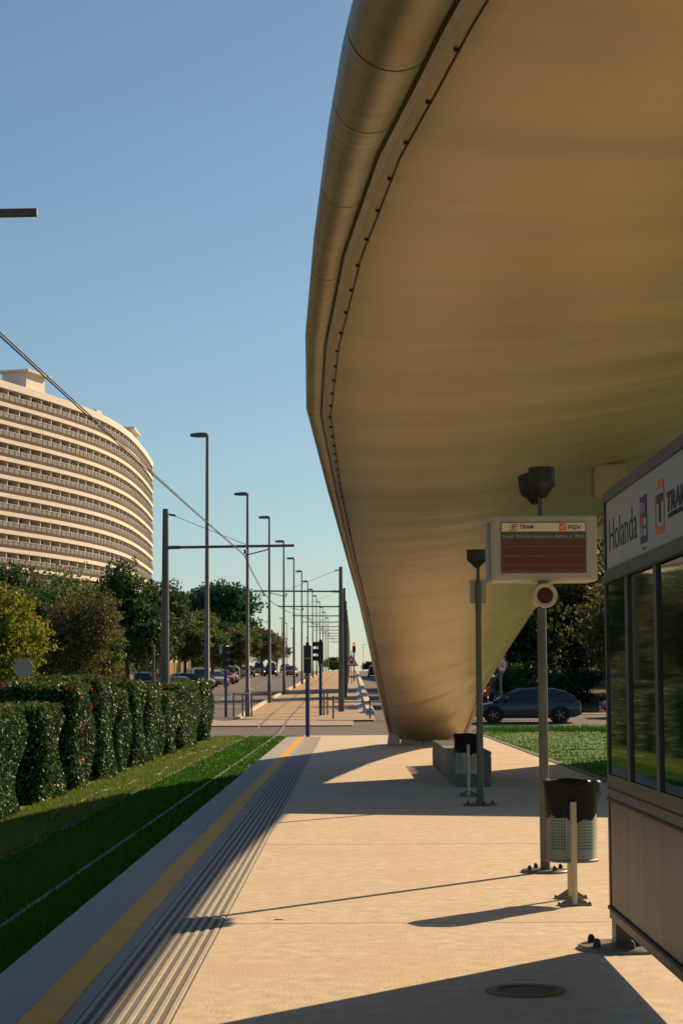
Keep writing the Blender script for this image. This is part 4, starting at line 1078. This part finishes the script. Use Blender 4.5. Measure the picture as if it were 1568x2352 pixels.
# plain signboards by the road
t = thing('road_board', 'pale square road sign board above the parked cars, by the left traffic light', 'road sign', (-10.6, 168, gz(168)))
b = MB(); b.tube([(0, .03, 0), (0, .03, 2.9)], .04, n=8); b.build('post', M_galv, t)
b = MB(); b.box(-.42, .42, -.02, 0, 2.9, 3.7); b.build('board', M_signgrey, t)
# green container, ochre fence
t = thing('recycling_container', 'dark green rounded recycling container beyond the parked cars', 'container', (-12.0, 205, gz(205) + .1))
b = MB(); b.loft([[(.75 * k * math.cos(a), .75 * k * math.sin(a), z) for a in [2 * math.pi * q / 20 for q in range(20)]] for z, k in ((.08, .96), (.1, 1), (1.05, 1), (1.35, .9), (1.5, .6), (1.54, .2))], cap=True, smooth=True); b.build('body', M_container, t)
b = MB(); b.box(-.25, .25, -.78, -.6, 1.0, 1.18); b.build('slot', M_black, t)
b = MB(); b.lathe([(.7, 0), (.7, .08)], n=20); b.build('base', M_black, t)
t = thing('ochre_fence', 'ochre slatted garden fence under the trees beyond the parked cars', 'fence', (-14.6, 150, 0))
for k in range(26):
    y = k * 5.0; z = gz(150 + y)
    b = MB(); b.box(-.12, .12, y - .25, y + .25, z, z + 2.5); b.build('pillar', M_yfence, t)
    b = MB()
    for q in range(9): b.box(-.03, .03, y + .42 + q * .5, y + .62 + q * .5, z + .5, z + 2.2)
    b.box(-.08, .08, y + .25, y + 4.75, z, z + .5); b.build('slat_panel', M_yfence, t)


# ------------------------------------------------------------------ cars
def make_car(label, paint, group=None, kind='hatch', lit=False, tail=False):
    """front towards +x, origin on the ground at the middle"""
    t = thing('car', label, 'car', group=group)
    van = kind == 'van'
    L = 2.08; W = .86; zb = .20
    belt = .93 if not van else .98; roof = 1.44 if not van else 1.72
    # lower body as lofted sections along x: (x, half width, sill z, shoulder z)
    S = [(-L, .60, .42, .80), (-L + .06, .74, .30, .90), (-L + .28, .82, .22, belt), (-1.2, .86, zb, belt + .01), (-.4, .87, zb, belt), (.5, .87, zb, belt - .01), (1.0, .86, zb, belt - .04), (1.45, .84, zb + .02, belt - .10), (1.85, .78, .26, belt - .20), (L - .05, .68, .30, .66), (L, .56, .36, .58)]
    b = MB(); rings = []
    for x, w, z0, z1 in S:
        h = z1 - z0
        half = [(w * .86, z0), (w * .97, z0 + h * .12), (w, z0 + h * .45), (w * .985, z0 + h * .72), (w * .93, z0 + h * .93), (w * .78, z1)]
        rings.append([(x, y, z) for y, z in half] + [(x, 0, z1 + .025)] + [(x, -y, z) for y, z in half[::-1]])
    b.loft(rings, cap=True, smooth=True)
    # cabin
    if van: G = [(-2.0, belt - .03), (-1.94, 1.45), (-1.80, roof - .06), (-1.5, roof), (.1, roof), (.55, roof - .08), (1.25, belt - .02)]
    else: G = [(-2.0, belt - .05), (-1.90, 1.02), (-1.50, 1.28), (-1.12, 1.385), (-.5, roof - .01), (.02, roof - .03), (.42, 1.32), (1.30, belt - .06)]
    def wy(z): return .80 - (z - belt) * .36
    b.loft([[(x, wy(z), z) for x, z in G], [(x, wy(z) * .55, z + .025 * (z > belt + .1)) for x, z in G], [(x, -wy(z) * .55, z + .025 * (z > belt + .1)) for x, z in G], [(x, -wy(z), z) for x, z in G]], closed=False, smooth=True)
    for s_ in (1, -1): b.add([(x, s_ * wy(z), z) for x, z in G], [tuple(range(len(G)))])
    body = b.build('body', paint, t)
    # glazing
    if van: side = [[(-1.80, 1.05), (-1.76, 1.46), (-1.0, 1.50), (-1.0, 1.05)], [(-.94, 1.05), (-.94, 1.52), (-.2, 1.54), (-.2, 1.05)], [(-.12, 1.05), (-.12, 1.54), (.42, 1.50), (.86, 1.1), (.8, 1.05)]]
    else: side = [[(-1.40, 1.04), (-1.42, 1.10), (-1.24, 1.25), (-1.0, 1.315), (-1.0, 1.02)], [(-.95, 1.01), (-.95, 1.325), (-.45, 1.365), (-.32, 1.375), (-.32, .98)], [(-.26, .98), (-.26, 1.375), (.02, 1.36), (.36, 1.27), (.88, .99), (.84, .96)]]
    for s_ in (1, -1):
        for q in side:
            b = MB(); b.loft([[(x, s_ * (wy(z) + .004), z) for x, z in q], [(x, s_ * (wy(z) + .008), z) for x, z in q]], True, True); b.build('side_window', M_carglass, t)
    def screen(i, j, nm, k0, k1):
        (xa, za), (xc, zc) = G[i], G[j]; d = .012
        def pt(u, s_, o=0):
            x = xa + (xc - xa) * u; z = za + (zc - za) * u; n = Vector((-(zc - za), 0, xc - xa)).normalized(); n = n if n.z > 0 else -n
            return Vector((x, s_ * (wy(z) * .55), z + .025 * 1)) + n * (d + o), Vector((x, s_ * (wy(z) - .05), z)) + n * (d + o)
        b = MB()
        for o in (0,):
            A, B_ = [], []
            for u, R_ in ((k0, A), (k1, B_)):
                m1, e1 = pt(u, 1); m2, e2 = pt(u, -1); R_ += [e1, m1, m2, e2]
            b.loft([A, B_], closed=False)
        b.build(nm, M_carglass, t)
    if van: screen(5, 6, 'windscreen', .06, .93); screen(1, 2, 'rear_window', .1, .95)
    else: screen(6, 7, 'windscreen', .03, .93); screen(1, 2, 'rear_window', .05, .95)
    for s_ in (1, -1):
        b = MB(); b.loft([[(x, s_ * y, z) for y, z in ((.45, z0), (.74, z0 + .02), (.76, z1), (.48, z1 - .03))] for x, z0, z1 in ((1.80, .60, .70), (2.03, .58, .66))], cap=True); b.build('headlight', M_headon if lit else M_headl, t)
        b = MB(); b.loft([[(x, s_ * y, z) for y, z in ((.56, .78), (.80, .78), (.80, .90), (.56, .90))] for x in (-2.06, -1.80)], cap=True); b.build('tail_light', M_tailon if tail else M_taill, t)
        b = MB(); b.box(.72, .90, *sorted((s_ * .86, s_ * 1.0)), .96, 1.08, .02); b.build('mirror', paint, t)
    b = MB(); b.box(1.9, 2.10, -.5, .5, .36, .50, .01); b.box(-2.10, -1.9, -.6, .6, .32, .48, .01)
    for s_ in (1, -1): b.box(-1.0, .95, *sorted((s_ * .80, s_ * .885)), .19, .27)
    for xx in (-.98 - .02, .2, .92 - .6): pass
    b.build('trim', M_trim, t)
    b = MB(); b.box(2.10, 2.112, -.26, .26, .40, .50); b.box(-2.112, -2.10, -.26, .26, .52, .63); b.build('number_plate', M_white, t)
    for xw in (1.27, -1.27):
        for s_ in (1, -1):
            b = MB(); b.lathe([(.20, .03), (.30, .035), (.318, .01), (.318, -.16), (.28, -.18)], (xw, s_ * .845, .318), (0, s_, 0), 28)
            b.lathe([(.34, -.02), (.375, .022), (.33, .024)], (xw, s_ * .852, .33), (0, s_, 0), 28, cap=False)
            w = b.build('wheel', M_tyre, t)
            b = MB(); b.lathe([(.215, .02), (.20, .036), (.185, .02)], (xw, s_ * .845, .318), (0, s_, 0), 28, cap=False)
            for q in range(5):
                a = q * 2 * math.pi / 5
                c, s__ = math.cos(a), math.sin(a); pts = [(.02, -.03), (.2, -.022), (.2, .022), (.02, .03)]
                b.loft([[(xw + u * c - v * s__, s_ * (.845 + dd), .318 + u * s__ + v * c) for u, v in pts] for dd in (.030, .044)], True, True)
            b.lathe([(.05, .03), (.04, .052), (.002, .054)], (xw, s_ * .845, .318), (0, s_, 0), 16); b.build('rim', M_rim, w)
    return t
CP = {k: carpaint('paint_' + k, c) for k, c in dict(slate=(.02, .032, .045), white=(.62, .60, .56), red=(.42, .035, .02), orange=(.55, .085, .03), blue=(.05, .11, .22), black=(.012, .013, .015), silver=(.30, .30, .30), green=(.02, .055, .045), bordeaux=(.20, .02, .02)).items()}
def recolour(root, key):
    for ch in root.children:
        if ch.name.split('.')[0] in ('body', 'mirror'):
            ch.material_slots[0].link = 'OBJECT'; ch.material_slots[0].material = CP[key]
hero = make_car('dark slate hatchback driving across behind the lawn, facing left', CP['slate'])
hero.location = (7.40, 82.2, gz(82.2) - .03); hero.rotation_euler = (0, 0, math.pi - rad(3)); hero.scale = (1.075, 1, 1)
hatch = hero
van = make_car('white van parked last in the row by the ochre fence', CP['white'], 'cars parked along the left road', 'van')
def place(proto, key, x, y, rz, label, group, sc_=1.0):
    o = dup(proto, (x, y, gz(y) - .01), rad(rz), label, group); recolour(o, key); o.scale = (sc_, sc_, sc_); return o
PK = 'cars parked along the left road'
van.location = (-12.3, 196, gz(196)); van.rotation_euler = (0, 0, rad(-68))
place(hatch, 'orange', -12.1, 186, -66, 'red orange hatchback parked in front of the white van', PK)
place(hatch, 'white', -12.0, 174, -64, 'white hatchback parked left of the orange one', PK)
place(van, 'silver', -12.3, 161, -66, 'silver car with pale roof parked behind the first lamp post', PK)
place(hatch, 'green', -12.4, 150, -64, 'dark green car parked between the mast and the first lamp post', PK)
place(hatch, 'blue', -11.0, 126, -60, 'blue grey car just right of the nearest catenary mast', PK)
place(van, 'blue', -13.0, 124, -75, 'blue car parked under the trees left of the nearest mast', PK)
place(hatch, 'silver', -10.8, 104, 180, 'grey car roof showing over the hedge left of the mast', PK)
place(hatch, 'black', -13.8, 92, 0, 'dark car in tree shade behind the round sign back', PK)
place(hatch, 'silver', -13.0, 243, -86, 'grey car parked beyond the green container', PK)
place(hatch, 'bordeaux', -12.9, 253, -86, 'dark red car parked beyond the grey one by the fence', PK)
place(van, 'silver', -12.7, 280, -86, 'far pale van parked at the end of the fence', PK)
place(van, 'white', -12.0, 305, -86, 'far white van parked on the hill', PK)
place(hatch, 'silver', -10.6, 330, -88, 'tiny far grey car parked near the hill top', PK)
on = make_car('black car with its headlights on, coming down the left road', CP['black'], 'cars driving on the left road', lit=True)
on.location = (-10.1, 256, gz(256)); on.rotation_euler = (0, 0, rad(-90))
place(on, 'red', -7.3, 250, -90, 'red car with headlights on coming down the lane beside the track', 'cars driving on the left road')
place(hatch, 'black', 3.3, 245, 90, 'black car driving away up the right road', 'cars on the right road')
suv = make_car('dark car with a lit red tail light behind the canopy foot', CP['black'], None, 'van', tail=True)
suv.location = (6.55, 103, gz(103)); suv.rotation_euler = (0, 0, rad(80))
place(hatch, 'bordeaux', 13.15, 86.6, 180, 'red car nose just showing beside the sign panel', None)

# motorcycle
t = thing('motorcycle', 'dark parked motorcycle beside the round red rimmed sign', 'motorcycle', (8.05, 97, gz(97)), rad(25))
for xx in (-.68, .68):
    b = MB(); b.lathe([(.20, .05), (.30, .04), (.31, 0), (.30, -.04), (.20, -.05)], (xx, 0, .31), (0, 1, 0), 22); w = b.build('wheel', M_tyre, t)
    b = MB(); b.lathe([(.19, .02), (.03, .03)], (xx, 0, .31), (0, 1, 0), 18); b.build('rim', M_rim, w)
b = MB(); b.tube([(-.68, 0, .31), (-.2, 0, .42), (.3, 0, .45), (.5, 0, .95)], .06, n=8); b.tube([(.68, 0, .31), (.46, 0, 1.02)], .04, n=8); b.tube([(-.2, 0, .45), (-.5, 0, .75), (.45, 0, .85)], .05, n=8)
b.loft([[(x, w * math.cos(a), z + h * math.sin(a)) for a in [2 * math.pi * q / 10 for q in range(10)]] for x, w, z, h in ((-.15, .12, .42, .12), (.0, .17, .45, .2), (.3, .15, .47, .18), (.38, .08, .5, .1))], cap=True, smooth=True); b.build('frame', M_black, t)
b = MB(); b.loft([[(x, w * math.cos(a), z + h * math.sin(a)) for a in [2 * math.pi * q / 10 for q in range(10)]] for x, w, z, h in ((-.85, .08, .86, .05), (-.5, .14, .82, .07), (-.1, .13, .80, .07), (.05, .13, .9, .12), (.35, .13, .95, .12), (.48, .06, .95, .06))], cap=True, smooth=True); b.build('seat', M_trim, t)
b = MB(); b.tube([(.38, -.36, 1.08), (.46, 0, 1.03), (.38, .36, 1.08)], .018, n=6); b.build('handlebar', M_rim, t)
b = MB(); b.lathe([(.09, 0), (.07, .06), (.002, .08)], (.52, 0, .92), (1, 0, 0), 14); b.build('headlight', M_headl, t)
